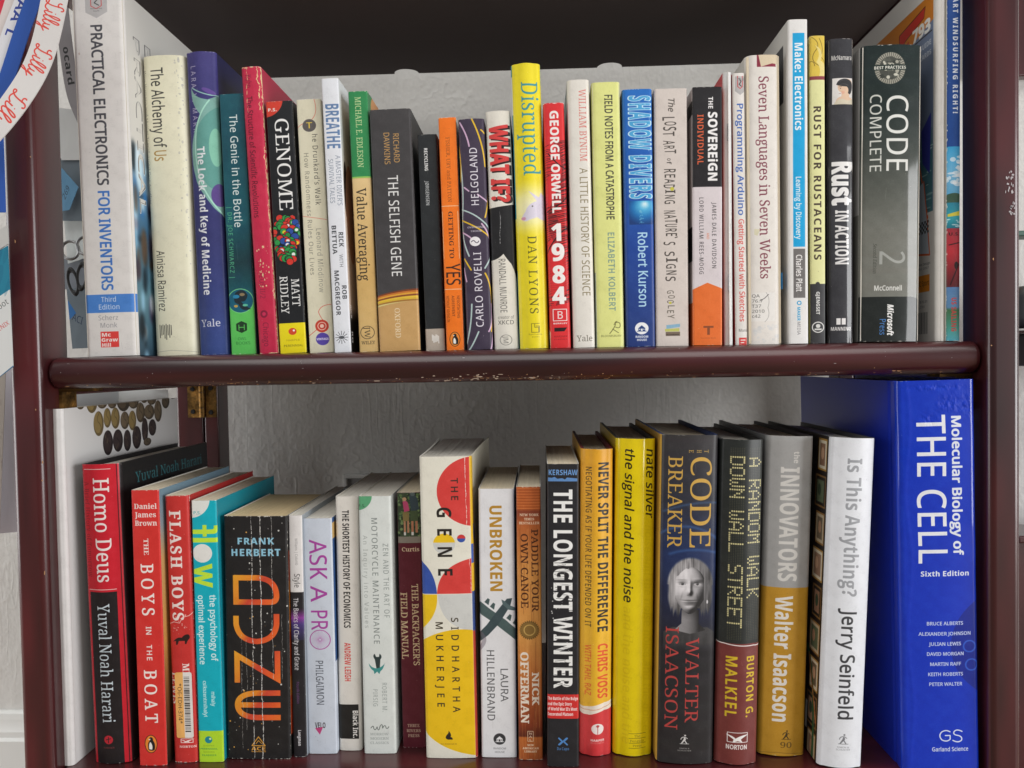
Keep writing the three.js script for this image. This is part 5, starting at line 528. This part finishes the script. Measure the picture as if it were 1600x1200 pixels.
book('thick black book with tall white condensed lettering and small red panel', 'l', [855, 726, 904.5, 724, 905.5, 1199, 854.5, 1199], { D: 0.14, left: [40, 38, 40], right: [206, 204, 200], pg: 'cream', r: 0.002 },
  (a, W) => { a.fillBase('#232326'); a.h('KERSHAW', 25, 738, 43, 8.5, '#6f9fd8', 'b', 0); a.poly([[3, 752], [3, 746], [9, 746.5], [13, 745], [17, 748], [24, 747], [28, 749], [31, 746], [46, 747.5], [46, 752]], '#5f8cc4'); a.v('THE LONGEST WINTER', 25, 764, 1075, 27, '#eeeeea', 'b', 1); for (let k = 0; k < 70; k++) { const y = rr(860, 1070); a.line([[rr(10, 42), y], [rr(10, 42), y + rr(-3, 3)]], 'rgba(35,35,38,.7)', rr(0.3, 0.9)); } for (let k = 0; k < 30; k++) a.circ(rr(8, 44), rr(880, 1020), rr(0.3, 1), '#d8d8d4'); a.rect(1, 1085, 48, 38, '#cf2f2c'); ['The Battle of the Bulge', 'and the Epic Story', 'of World War II’s Most', 'Decorated Platoon'].forEach((s, k) => { const L = [45, 36, 44, 38][k]; a.h(s, 2 + L / 2, 1091.5 + k * 8.2, L, 5, '#f2e6e2', 'b'); }); a.path('M19 1154 l5 5 l-5 5 M31 1154 l-5 5 l5 5 M20 1164 l10 -10', '#4f86c4', 2.4); a.h('Da Capo', 25, 1170.5, 18, 4.6, '#4a7cb4', 'b'); });
book('golden yellow hardcover with torn white strip above a red foot', 'l', [907.5, 702, 959.5, 702, 956, 1183, 905.5, 1182], { D: 0.165, hard: 1, jacket: 1, r: 0.006, bulge: 0.0025, left: (a, w) => { a.fillBase('#cf9c30'); a.rect(0, 785, w, 330, '#c4c2bc'); a.rect(0, 1090, w, 100, '#b84438'); }, right: [208, 158, 44], edge: paint([96, 26, 30], 0.1), pg: 'cream', gloss: 0.45 },
  (a, W) => { a.grad(0, 700, W, 490, [[0, '#e4a52a'], [0.5, '#edb82f'], [1, '#e8b62f']]); a.v('NEVER SPLIT THE DIFFERENCE', 34, 721, 988, 14, '#2e2a22', 'b', 1); a.v('NEGOTIATING AS IF YOUR LIFE DEPENDED ON IT', 15, 729, 980, 7.5, '#4a3a22', 's', 2, 5); a.v('CHRIS VOSS', 34, 1005, 1092, 13.5, '#e0562a', 'b', 1); a.v('WITH TAHL RAZ', 15, 1008, 1088, 8, '#e0662c', 's', 2); a.path(`M-1 1104 q10 4 22 0 q16 -6 ${W - 20} -8 l0 100 l${-W} 0z`, '#eee4d6'); a.path(`M-1 1114 q14 8 24 2 q14 -6 ${W - 22} -8 l0 100 l${-W - 6} 0z`, '#d2393c'); a.path('M2 1109 q20 6 46 -8', '#d89a7a', 1); a.circ(28, 1140, 8, '#f0e6e2', 8.5); a.line([[28, 1134], [28, 1148]], '#c04a4a', 0.9); a.circ(28, 1135.5, 2, '#c04a4a'); a.h('HARPER', 28, 1158, 18, 3.4, '#f0dcd8', 'b'); a.h('BUSINESS', 28, 1162.5, 18, 2.4, '#e08a84'); });
book('bright yellow hardcover with black slanted lowercase lettering', 'l', [962.5, 686, 1027, 685.5, 1020, 1183, 958, 1183], { D: 0.165, hard: 1, jacket: 1, r: 0.006, bulge: 0.003, left: [196, 162, 20], right: [210, 176, 30], edge: paint([40, 36, 30], 0.1), gloss: 0.8, wob: 0.0008, pg: 'cream' },
  (a, W) => { a.fillBase('#f0d60e'); a.v('nate silver', 51, 701, 810, 11.5, '#2f2b14', 's', 3, 0, 1); a.v('the signal and the noise', 23, 701, 942, 11.5, '#2f2b14', 's', 3, 0, 1); a.v('and the noise and the', 23, 948, 1165, 11.5, '#e7cb0d', 's', 2, 0, 1); for (const y of [820, 985]) a.v('noise and the noise', 50, y, y + 160, 11.5, '#ead00d', 's', 2, 0, 1); ['The', 'Penguin', 'Press'].forEach((s, k) => { a.h(s, 37, 1152 + k * 7.5, [8, 19, 12][k], 4, '#8a7a20', 'r'); a.rect(26, 1147.6 + k * 7.5, 23, 0.6, '#6a5e1c'); }); a.rect(26, 1170.5, 23, 0.6, '#6a5e1c'); });
book('thick dark hardcover with gold serif title, grey portrait and red author lettering', 'l', [1033, 679.5, 1126, 680, 1116, 1195, 1026, 1196], { D: 0.165, hard: 1, jacket: 1, r: 0.006, bulge: 0.002, left: [176, 136, 54], right: [20, 34, 70], edge: paint([30, 48, 90], 0.1), gloss: 0.4, pg: 'cream', band: [200, 180, 120] },
  (a, W) => { a.grad(0, 675, W, 530, [[0, '#363333'], [0.2, '#2c2e38'], [0.36, '#1f2f58'], [0.5, '#1d2440'], [0.65, '#232225'], [1, '#2a2828']]); a.rect(0, 670, 6, 540, '#c79c42'); const g = a.g; g.save(); g.globalAlpha = 0.6; g.filter = 'blur(3px)'; a.path('M10 800 q40 -20 80 -14', '#4a78b0', 2); a.path('M6 835 q40 -30 84 10', '#3f6aa8', 3); a.path('M20 866 q30 -14 66 -2', '#3f6aa8', 3); g.filter = 'none'; g.restore();
    ['T', 'H', 'E'].forEach((s, k) => a.v(s, 68 - k * 10.5, 702.5, 707.5, 6, '#c9a24f', 'r')); a.v('CODE', 61, 711, 857, 29, '#cda34c', 'r'); a.v('BREAKER', 26, 712, 856, 19, '#cda34c', 'r');
    // a generic grey portrait
    portrait(g, 13, 868, 72, 150);
    a.v('WALTER', 53, 996, 1130, 18, '#b4403c', 'r'); a.v('ISAACSON', 25, 979, 1143, 17, '#b4403c', 'r'); C.sower(a, 44, 1157, 8, '#d2d0cc'); a.h('SIMON &', 44, 1171, 14, 2.2, '#a8a6a2'); a.h('SCHUSTER', 44, 1174.5, 19, 2.2, '#a8a6a2'); });
book('dark hardcover with dotted ticker-style lettering over a maroon foot', 'l', [1127, 687, 1198, 687.5, 1184, 1197.5, 1119.5, 1196], { D: 0.165, hard: 1, jacket: 1, r: 0.005, bulge: 0.0035, left: [32, 34, 34], right: [28, 30, 30], edge: paint([20, 20, 20], 0.3), gloss: 0.5 },
  (a, W) => { a.fillBase('#262a28'); const dots = (str, x, y0, y1) => { const n = str.length, rows = 7, cell = (y1 - y0) / n; const c = document.createElement('canvas'); c.width = 6 * n; c.height = 8; const k = c.getContext('2d'); for (let i = 0; i < n; i++) { const m = GLYPH[str[i]]; if (m) for (let r = 0; r < 7; r++) for (let q = 0; q < 5; q++) if (m[r] >> (4 - q) & 1) a.rect(x + 9 - r * 2.85, y0 + i * cell + q * cell / 5.8, 2.1, cell / 5.8 * 0.82, '#d9cf96'); } for (let yy = 700; yy < 1000; yy += 2.6) for (let r = 0; r < 7; r++) a.rect(x + 9.4 - r * 2.85, yy, 1.2, 1.2, 'rgba(150,145,100,.3)'); }; dots('A RANDOM WALK', 50, 715, 937); dots('DOWN WALL STREET', 25, 713, 984); a.rect(0, 1006, W, 220, '#733430'); a.path(`M0 1005 q30 6 ${W} 4`, '#e8e2de', 1.4); a.v('BURTON G.', 50, 1025, 1123, 11, '#d3b42a', 's', 5, 10); a.v('MALKIEL', 24, 1025, 1122, 14, '#d3b42a', 's', 5, 10); C.gull(a, 34, 1154, 27, 15, '#eceae6'); a.h('NORTON', 33, 1169, 29, 7, '#e6e2de', 's', 4); });
book('hardcover with grey upper half and ochre lower half, white bold lettering', 'l', [1199, 682, 1276, 681, 1259, 1184, 1186, 1182.5], { D: 0.165, hard: 1, jacket: 1, r: 0.005, bulge: 0.0025, left: (a, w) => { a.fillBase('#8d8d8c'); a.rect(0, 918, w, 290, '#a87c26'); }, right: [120, 118, 114], edge: paint([60, 52, 54], 0.1), gloss: 0.4, pg: 'cream' },
  (a, W) => { a.fillBase('#a9a9a7'); a.rect(0, 918, W, 290, '#c4922c'); a.v('the', 45, 705, 724, 8, '#d8d6d0', 'b'); a.v('INNOVATORS', 37, 729, 909, 25, '#dcdad4', 'b', 1); a.v('Walter Isaacson', 34, 931, 1131, 23, '#ece8e0', 'b', 1); C.sower(a, 42, 1150, 8, '#4a3a1c'); a.h('90', 42, 1166, 17, 9, '#5a4620', 'r'); a.line([[0, 1182], [30, 1178], [72, 1181]], 'rgba(90,60,20,.5)', 0.8); });
book('white hardcover with grey question title and black name, dark photo on its side', 'l', [1301, 684, 1372.5, 685, 1350, 1210, 1279.5, 1210], { Z: 0.594, D: 0.165, hard: 1, jacket: 1, r: 0.004, bulge: 0.003, left: (a, w) => { a.fillBase('#241c18'); for (let k = 0; k < 9; k++) { const y = 690 + k * 60, x = w - 46 - (k % 2) * 8; a.rect(x, y, 40 + (k % 2) * 8, 52, ['#a8813f', '#7c5c34', '#8f6a3a'][k % 3]); a.rect(x + 3, y + 3, 34 + (k % 2) * 8, 46, ['#d8cdb4', '#2c2620', '#b9a98c'][k % 3]); a.rect(x + 8, y + 8, 24 + (k % 2) * 8, 36, ['#8a6a54', '#5f6a50', '#70624e', '#9a7a62'][k % 4]); a.circ(x + 20, y + 24, 7, ['#c09a7c', '#3c4a38', '#a88468'][k % 3], 10); } a.path(`M${w - 60} 1040 q46 50 40 170`, '#2f5a3a', 9); a.line([[w - 52, 1050], [w - 8, 1150]], '#b06a3c', 4); a.rect(w - 60, 1130, 9, 46, '#d8d8d6'); }, right: [214, 215, 218], edge: paint([70, 70, 72], 0.1), gloss: 0.5 },
  (a) => { a.fillBase('#e0e3e7'); a.v('Is This Anything?', 37, 716, 936, 20, '#9b9ea2', 'b'); a.v('Jerry Seinfeld', 38, 958, 1134, 20, '#3a3b3e', 's', 3); C.sower(a, 37, 1164, 9, '#7a7c80'); a.h('SIMON &', 37, 1177, 17, 2.4, '#8a8c90'); a.h('SCHUSTER', 37, 1181, 20, 2.4, '#8a8c90'); });
const laminate = (() => { // loose laminate: smooth waves, a few crinkled patches near the head, one long ripple
  const n = noiseField(256, 1024, [4, 12], 71), m = noiseField(256, 1024, [24, 96], 72), e = noiseField(256, 1024, [60, 200], 73); const blob = (x, y, cx, cy, sx, sy) => Math.exp(-(((x - cx) / sx) ** 2) - ((y - cy) / sy) ** 2);
  return dataTex(256, 1024, (i, x, y) => { const t = 1023 - y; const patch = blob(x, t, 165, 62, 34, 22) + blob(x, t, 225, 66, 18, 26) + 0.7 * blob(x, t, 95, 105, 30, 22) + 0.8 * blob(x, t, 120, 18, 90, 8); const rip = 40 * blob(x, 0, 36 + 8 * Math.sin(t / 60), 0, 7, 1); const v = clamp(100 + 34 * (n[i] - 0.5) + patch * 200 * (m[i] - 0.5) + patch * 70 * (e[i] - 0.5) + rip); return [v, v, v]; });
})();
book('very thick tall royal blue textbook with large white lettering and ringed emblem', 'l', [1403, 596, 1524, 592, 1536, 1224, 1411, 1226], { Z: 0.589, D: 0.215, hard: 1, r: 0.004, bulge: 0.0012, left: [10, 44, 176], right: [10, 44, 176], edge: paint([10, 50, 180], 0.6), gloss: 0.8, bump: laminate, wob: 0.0009 },
  (a, W) => { a.fillBase('#0a33b8'); a.path(`M${W + 1} 942 q-46 30 -48 78 q0 50 48 80z`, '#0f2890'); a.ring(104, 1022, 9, '#2a56c4', 2.4); a.ring(107, 1052, 9, '#2a56c4', 2.4); a.v('THE CELL', 52, 649, 888, 41, '#e6e8ec', 's', 1); a.v('Molecular Biology of', 89, 650, 873, 13.5, '#dfe3ec', 's', 6); a.h('Sixth Edition', 70, 904, 72, 8.5, '#e2e5ee', 'b'); ['BRUCE ALBERTS', 'ALEXANDER JOHNSON', 'JULIAN LEWIS', 'DAVID MORGAN', 'MARTIN RAFF', 'KEITH ROBERTS', 'PETER WALTER'].forEach((s, k) => a.h(s, 68, 984 + k * 16.4, [54, 77, 47, 55, 46, 52, 49][k], 5.6, '#c2cbe6', 's', 4)); a.path('M73 1160 q-6 -4 -12 0 q-6 6 0 13 q7 4 12 -1 l0 -6 l-7 0 M91 1160 q-8 -5 -12 0 q-2 5 5 6 q8 2 6 8 q-5 5 -13 0', '#d6dcee', 1.8); a.h('Garland Science', 73, 1188, 54, 6.5, '#d2d8ea', 's', 3); });
// ------------------------------------------------------------------ things hung beside the bookcase
// a ribbon along points, facing the room, with real thickness
function ribbon(pts, half, th = 0.0008) {
  const curve = new THREE.CatmullRomCurve3(pts), n = 40, pos = [], uv = [], idx = [];
  for (let i = 0; i <= n; i++) {
    const c = curve.getPoint(i / n), t = curve.getTangent(i / n), nz = V3(0, 0, 1), side = nz.clone().cross(t).normalize(), f = t.clone().cross(side).normalize();
    for (const [s, d] of [[-1, 0.5], [1, 0.5], [1, -0.5], [-1, -0.5]]) { const p = c.clone().addScaledVector(side, s * half).addScaledVector(f, d * th * (f.z > 0 ? 1 : -1)); pos.push(p.x, p.y, p.z); uv.push(i / n, (s + 1) / 2); }
  }
  for (let i = 0; i < n; i++) for (let k = 0; k < 4; k++) { const a = i * 4 + k, b = i * 4 + (k + 1) % 4; idx.push(a, b, b + 4, a, b + 4, a + 4); }
  let g = new THREE.BufferGeometry(); g.setAttribute('position', new THREE.Float32BufferAttribute(pos, 3)); g.setAttribute('uv', new THREE.Float32BufferAttribute(uv, 2)); g.setIndex(idx);
  g = g.toNonIndexed(); g.computeVertexNormals(); return g;
}
// a flat sheet with corners given as points, extruded backwards
function sheet(corners, th, back = 0) {
  const s = new THREE.Shape(); corners.forEach((p, i) => i ? s.lineTo(p.x, p.y) : s.moveTo(p.x, p.y)); s.closePath();
  const g = new THREE.ExtrudeGeometry(s, { depth: th, bevelEnabled: false }); const z = corners[0].z; g.translate(0, 0, z - th);
  g.computeBoundingBox(); const b = g.boundingBox, p = g.attributes.position, uv = []; for (let i = 0; i < p.count; i++) uv.push((p.getX(i) - b.min.x) / (b.max.x - b.min.x), (p.getY(i) - b.min.y) / (b.max.y - b.min.y));
  g.setAttribute('uv', new THREE.Float32BufferAttribute(uv, 2)); return g;
}
// woven ribbon relief
const weave = dataTex(64, 64, (i, x, y) => { const v = 128 + 60 * Math.sin(x / 64 * 6.283 * 16) * Math.sin(y / 64 * 6.283 * 8); return [v, v, v]; });
function cloth(tex) { const m = new THREE.MeshPhysicalMaterial({ map: tex, roughness: 0.7, bumpMap: weave, bumpScale: 0.0001, sheen: 0.2 }); return m; }
const G_LAN = 'lanyards and badges hung beside the bookcase';
{
  const Z = 0.556, pts = [[94, -60], [90, -30], [84, 5], [77, 40], [67, 78], [52, 114], [30, 150], [1, 188], [-34, 226]].map(([x, y], i) => P(x, y, Z - 0.001 * Math.sin(i)));
  const tx = canvasTex(1500, 210, (c) => {
    c.fillStyle = '#dcd9d6'; c.fillRect(0, 0, 1500, 210); reseed(9); for (let k = 0; k < 400; k++) { c.fillStyle = k % 2 ? 'rgba(255,255,255,.12)' : 'rgba(190,185,185,.12)'; c.fillRect(rr(0, 1500), rr(0, 210), rr(10, 60), 1.2); }
    c.strokeStyle = '#dd4a3e'; c.lineCap = 'round'; c.lineJoin = 'round';
    for (const x of [350, 715, 1095]) { c.save(); c.translate(x, 170); c.scale(2.35, -2.8); c.lineWidth = 4.4; // u runs down the ribbon; v up is the right hand edge
      c.stroke(new Path2D('M34 50 C34 58 24 58 22 48 C20 36 22 22 16 10 C12 0 0 0 2 8 C4 14 14 8 20 4 C28 0 34 4 38 12 M22 40 C12 36 6 42 10 48')); c.stroke(new Path2D('M44 24 L42 8 C42 0 50 2 54 10 C60 20 70 46 64 50 C58 52 54 20 58 6 C60 0 66 2 70 10 C76 22 86 46 80 50 C74 52 70 20 74 6 C76 0 82 2 86 12 M88 24 C86 10 90 2 96 8 L102 24 L96 -8 C92 -22 84 -18 90 -8 C94 0 104 6 110 10')); c.beginPath(); c.arc(47, 35, 1.8, 0, 6.3); c.fillStyle = '#dd4a3e'; c.fill(); c.restore(); }
  });
  const m = new THREE.Mesh(ribbon(pts, 0.0097), cloth(tx)); top(m, 'lanyard', 'white lanyard with red script lettering draped across the bookcase post', 'lanyard', G_LAN);
  const pts2 = [[66, -60], [53, -5], [34, 50], [18, 100], [3, 147], [-6, 195], [-5, 260], [-3, 332]].map(([x, y], i) => P(x, y, 0.565 + 0.0008 * i));
  const tx2 = canvasTex(1400, 100, (c) => { c.fillStyle = '#1c4fa8'; c.fillRect(0, 0, 1400, 100); for (let x = 0; x < 1400; x += 5) { c.fillStyle = 'rgba(255,255,255,.04)'; c.fillRect(x, 0, 2, 100); } });
  top(new THREE.Mesh(ribbon(pts2, 0.0058), cloth(tx2)), 'lanyard', 'plain blue lanyard just behind the white one with red script', 'lanyard', G_LAN);
  const pts4 = [[50, -60], [39, -8], [18, 48], [1, 96], [-14, 140]].map(([x, y]) => P(x, y, 0.5695));
  const tx4 = canvasTex(700, 110, (c) => { c.fillStyle = '#dfe0e4'; c.fillRect(0, 0, 700, 110); c.fillStyle = '#283f94'; c.font = 'bold 84px sans-serif'; c.fillText('AA', 200, 86); c.fillText('L', 340, 86); });
  top(new THREE.Mesh(ribbon(pts4, 0.0062), cloth(tx4)), 'lanyard', 'white lanyard with blue capital letters beside the plain blue one', 'lanyard', G_LAN);
  const pts3 = [[30, -60], [16, -20], [2, 25], [-16, 70]].map(([x, y]) => P(x, y, 0.5715));
  const tx3 = canvasTex(400, 160, (c) => { c.fillStyle = '#d8cfcb'; c.fillRect(0, 0, 400, 160); c.fillStyle = '#d0243f'; c.fillRect(0, 86, 400, 74); });
  const m3 = new THREE.Mesh(ribbon(pts3, 0.0105), cloth(tx3)); top(m3, 'lanyard', 'red and white lanyard strap at the outer side of the others', 'lanyard', G_LAN);
}
{ // name badge in front of the post, print slanting upwards
  const Z = 0.575, co = [[11.5, 384], [20, 573], [-70, 642], [-78, 436]].map(([x, y]) => P(x, y, Z));
  const g = sheet(co, 0.0009); const w = 98, h = 258;
  const tx = canvasTex(w * 4, h * 4, (c) => { c.scale(4, 4); c.translate(78, -384); c.fillStyle = '#d4d6d4'; c.fillRect(-80, 380, 110, 270); c.fillStyle = '#1f7a94'; c.beginPath(); c.moveTo(-80, 380); c.lineTo(30, 380); c.lineTo(30, 446); c.lineTo(-80, 512); c.fill(); reseed(3); for (let k = 0; k < 20; k++) { c.fillStyle = 'rgba(20,90,120,.25)'; c.beginPath(); c.ellipse(rr(-20, 20), rr(385, 450), rr(2, 8), rr(8, 22), 0.3, 0, 6.3); c.fill(); }
    const t = (s, x, y, sz, col2) => { c.save(); c.translate(x, y); c.rotate(-0.56); c.fillStyle = col2; c.font = sz + 'px sans-serif'; c.textAlign = 'right'; c.fillText(s, 0, 0); c.restore(); }; t('/root', 17.5, 474, 13, '#5c605e'); t('USENIX', 17.5, 507, 10, '#c8484a'); c.strokeStyle = '#4a7a9c'; c.lineWidth = 2; c.beginPath(); c.moveTo(22, 572); c.lineTo(-72, 642); c.stroke(); });
  const b = new THREE.Group(); part(b, 'card', g, printed(tx, 0.5));
  const gp = [[11, 352], [12.5, 381], [-60, 428], [-62, 396]].map(([x, y]) => P(x, y, Z + 0.001)); part(b, 'card_holder', sheet(gp, 0.0012), paint([190, 190, 186], 0.5));
  top(b, 'name_badge', 'white name badge with teal upper part on the outer face of the post', 'badge', G_LAN);
  // loose sheets hung outside, behind the post
  const s1 = sheet([[17, 560], [19.5, 572], [30, 831], [-50, 838], [-40, 600]].map(([x, y]) => P(x, y, 0.655)), 0.0006);
  top(new THREE.Mesh(s1, paint([196, 192, 200], 0.3)), 'hanging_sheet', 'pale lavender sheet hanging outside the bookcase post', 'paper', G_LAN);
  const s2 = sheet([[9, 570], [-1, 835], [-60, 838], [-40, 560]].map(([x, y]) => P(x, y, 0.64)), 0.0006);
  const tx2 = canvasTex(160, 500, (c) => { c.fillStyle = '#b4ada4'; c.fillRect(0, 0, 160, 500); c.fillStyle = '#2c2a2a'; c.font = 'italic bold 26px serif'; c.save(); c.translate(110, 60); c.rotate(-0.3); c.fillText('FA', 0, 0); c.restore(); reseed(8); for (let k = 0; k < 60; k++) { c.fillStyle = 'rgba(90,80,70,.12)'; c.fillRect(rr(90, 160), rr(60, 480), rr(2, 6), rr(2, 30)); } });
  top(new THREE.Mesh(s2, printed(tx2, 0.2)), 'hanging_sheet', 'taupe printed sheet hanging in front of the lavender one', 'paper', G_LAN);
}
{ // badges seen through the open side between front and rear post
  const mk = (Z, corners, c, gloss) => sheet(corners.map(([x, y]) => P(x, y, Z)), 0.0007);
  const strap = new THREE.Mesh(ribbon([[92, -40], [97, 20], [104, 80], [116, 150], [132, 190]].map(([x, y]) => P(x, y, 0.675)), 0.006), cloth(canvasTex(500, 60, (c) => { c.fillStyle = '#8a8688'; c.fillRect(0, 0, 500, 60); c.fillStyle = '#222'; c.font = 'bold 40px sans-serif'; c.fillText('ocard', 235, 44); })));
  top(strap, 'lanyard', 'grey lanyard with black lettering seen between post and tall white book', 'lanyard', G_LAN);
  const A = new THREE.Group(); part(A, 'card', mk(0.69, [[88, 168], [122, 172], [136, 250], [96, 250]]), paint([196, 198, 196], 0.4)); part(A, 'card_holder', mk(0.692, [[86, 250], [138, 235], [140, 345], [92, 345]]), paint([92, 104, 112], 0.5));
  part(A, 'ticket', mk(0.687, [[96, 262], [122, 292], [108, 328], [95, 330]]), printed(canvasTex(120, 160, (c) => { c.fillStyle = '#5f8fb0'; c.fillRect(0, 0, 120, 160); c.fillStyle = '#26323c'; c.font = '34px sans-serif'; c.save(); c.translate(30, 120); c.rotate(-0.9); c.fillText('269', 0, 0); c.restore(); }), 0.4));
  top(A, 'name_badge', 'clear badge holder with pale card and blue ticket, beside the tall white book', 'badge', G_LAN);
  const B = new THREE.Group(); part(B, 'card', mk(0.70, [[100, 345], [140, 330], [142, 400], [106, 412]]), paint([204, 210, 208], 0.4)); part(B, 'card_holder', mk(0.705, [[98, 402], [150, 392], [152, 452], [100, 452]]), paint([120, 126, 134], 0.5));
  for (const [x, y] of [[110, 391], [134, 384]]) { const t = new THREE.TorusGeometry(0.008, 0.0013, 8, 20); const p = P(x, y, 0.69); t.translate(p.x, p.y, p.z); part(B, 'ring', t, steel); }
  top(B, 'name_badge', 'grey badge holder with pale card hung on steel rings', 'badge', G_LAN);
  const D = new THREE.Group(); part(D, 'card', mk(0.70, [[104, 452], [150, 446], [152, 543], [113, 545]]), printed(canvasTex(200, 300, (c) => { c.fillStyle = '#6c7880'; c.fillRect(0, 0, 200, 300); c.fillStyle = '#2f6fb0'; c.beginPath(); c.moveTo(0, 60); c.lineTo(60, 130); c.lineTo(0, 170); c.fill(); c.fillStyle = '#1f2f4c'; c.font = '48px sans-serif'; c.save(); c.translate(28, 160); c.rotate(0.35); c.fillText('ACI', 0, 0); c.restore(); }), 0.5));
  for (const [x, y, r] of [[114, 440, 0.2], [128, 432, -0.1]]) { const sh = new THREE.TorusGeometry(0.006, 0.0015, 8, 20); sh.scale(0.7, 1.8, 1); sh.rotateZ(r); const p = P(x, y, 0.688); sh.translate(p.x, p.y, p.z); part(D, 'clip', sh, darkSteel); }
  top(D, 'name_badge', 'dark grey badge with blue wedge hung on snap hooks', 'badge', G_LAN);
  // folded white card under the middle shelf, outside the open side
  const F1 = new THREE.Group(), za = 0.80, p0 = P(186, 612, za), p1 = P(262, 603, za), q = P(118, 614, 0.715);
  const yt = UY - TH - 0.0075, yb = -0.075;
  part(F1, 'panel', box(p1.x - p0.x, yt - yb, 0.001, (p0.x + p1.x) / 2, (yt + yb) / 2, -za), paint([214, 216, 214], 0.2));
  { const L = Math.hypot(p0.x - q.x, 0.085), g = box(L, yt - yb, 0.001, 0, 0, 0); g.rotateY(Math.atan2(0.085, p0.x - q.x)); g.translate((p0.x + q.x) / 2 - 0.0008, (yt + yb) / 2, -(za + 0.715) / 2 + 0.0003); part(F1, 'panel', g, paint([176, 180, 182], 0.2)); }  // side panel of the same white card, its shade put into a greyer colour
  top(F1, 'folded_card', 'folded white card beyond the coffee bean book, under the shelf end', 'paper');
}
{ // plate on the wall behind the lower books
  const a = P(536, 741, ZW - 0.004), pl = new THREE.Group(), w = 0.075, h = 0.115, t = 0.005;
  const z = -ZW + 0.0035; part(pl, 'frame', mergeGeometries([box(w, t, 0.006, a.x + w / 2, a.y - t / 2, z, 0.001), box(t, h - 2 * t, 0.006, a.x + t / 2, a.y - h / 2, z, 0.001), box(t, h - 2 * t, 0.006, a.x + w - t / 2, a.y - h / 2, z, 0.001), box(w, t, 0.006, a.x + w / 2, a.y - h + t / 2, z, 0.001)]), trimWhite);
  part(pl, 'panel', box(w - 2 * t, h - 2 * t, 0.0025, a.x + w / 2, a.y - h / 2, -ZW + 0.0015), paint([150, 150, 150], 0.2));
  top(pl, 'wall_plate', 'small pale framed plate on the wall behind the white books', 'wall plate');
}
{ // what shows past the right hand post
  const Z = 0.84, X = P(1590, 500, Z).x;
  const cab = new THREE.Group(); part(cab, 'board', boxUV(box(0.16, 0.004, 0.06, X + 0.085, P(1596, 519, Z).y, -Z - 0.02, 0.001), 1, 1, 0), wood); part(cab, 'drawer_front', boxUV(box(0.156, 0.034, 0.055, X + 0.087, P(1596, 547, Z).y, -Z - 0.022, 0.002), 1, 1, 0), blackPaint);
  top(cab, 'wall_shelf', 'dark narrow wall shelf beyond the right bookcase post', 'shelf');
  const bag = new THREE.Group(); const c = P(1612, 395, Z); const t = new THREE.TorusGeometry(0.028, 0.009, 10, 28, 2.4); t.rotateZ(2.0); t.translate(c.x, c.y, -Z - 0.02); part(bag, 'handle', t, paint([226, 112, 30], 0.3));
  const b = new RoundedBoxGeometry(0.08, 0.045, 0.04, 4, 0.012); b.translate(c.x + 0.028, P(1600, 480, Z).y + 0.001, -Z - 0.02); part(bag, 'body', b, paint([70, 74, 70], 0.1)); const s = box(0.09, 0.006, 0.03, c.x + 0.03, P(1598, 362, Z).y, -Z - 0.025, 0.002); part(bag, 'trim', s, paint([62, 96, 84], 0.2));
  top(bag, 'bag', 'grey bag with orange handle on the narrow wall shelf', 'bag');
  const cr = new THREE.Group(), y1 = P(1597, 850, Z).y, y0 = P(1597, 1230, Z).y; part(cr, 'side', boxUV(box(0.14, y1 - y0, 0.012, X + 0.074, (y0 + y1) / 2, -Z - 0.02, 0.002)), wood); part(cr, 'side', boxUV(box(0.012, y1 - y0, 0.035, X + 0.138, (y0 + y1) / 2, -Z - 0.044, 0.002)), wood);
  part(cr, 'lid', boxUV(box(0.15, 0.008, 0.06, X + 0.076, y1 + 0.0045, -Z - 0.03, 0.002), 1, 1, 0), wood);
  top(cr, 'crate', 'dark wooden crate beyond the right bookcase post', 'crate');
  const fr = new THREE.Group(), yy = P(1597, 74, Z).y; part(fr, 'board', boxUV(box(0.14, 0.12, 0.014, X + 0.073, yy + 0.06, -ZW + 0.0075, 0.002)), wood);
  top(fr, 'wall_board', 'brown wooden board on the wall beyond the right post', 'board');
}
if (globalThis.CHECK) {
  for (const up of [true, false]) { const r = books.filter((b) => b.upper === up); for (let i = 0; i < r.length - 1; i++) { const a = r[i], b = r[i + 1], gb = (b.x0 - a.x1) * 1000, gt = (b.t0 - a.t1) * 1000; if (gb < -0.3 || gt < -0.3) console.log((up ? 'U' : 'L') + (i + 1) + '-' + (i + 2), 'gap bottom', gb.toFixed(1), 'top', gt.toFixed(1), 'mm', a.Z.toFixed(3), b.Z.toFixed(3)); } }
}
renderer.render(scene, camera);
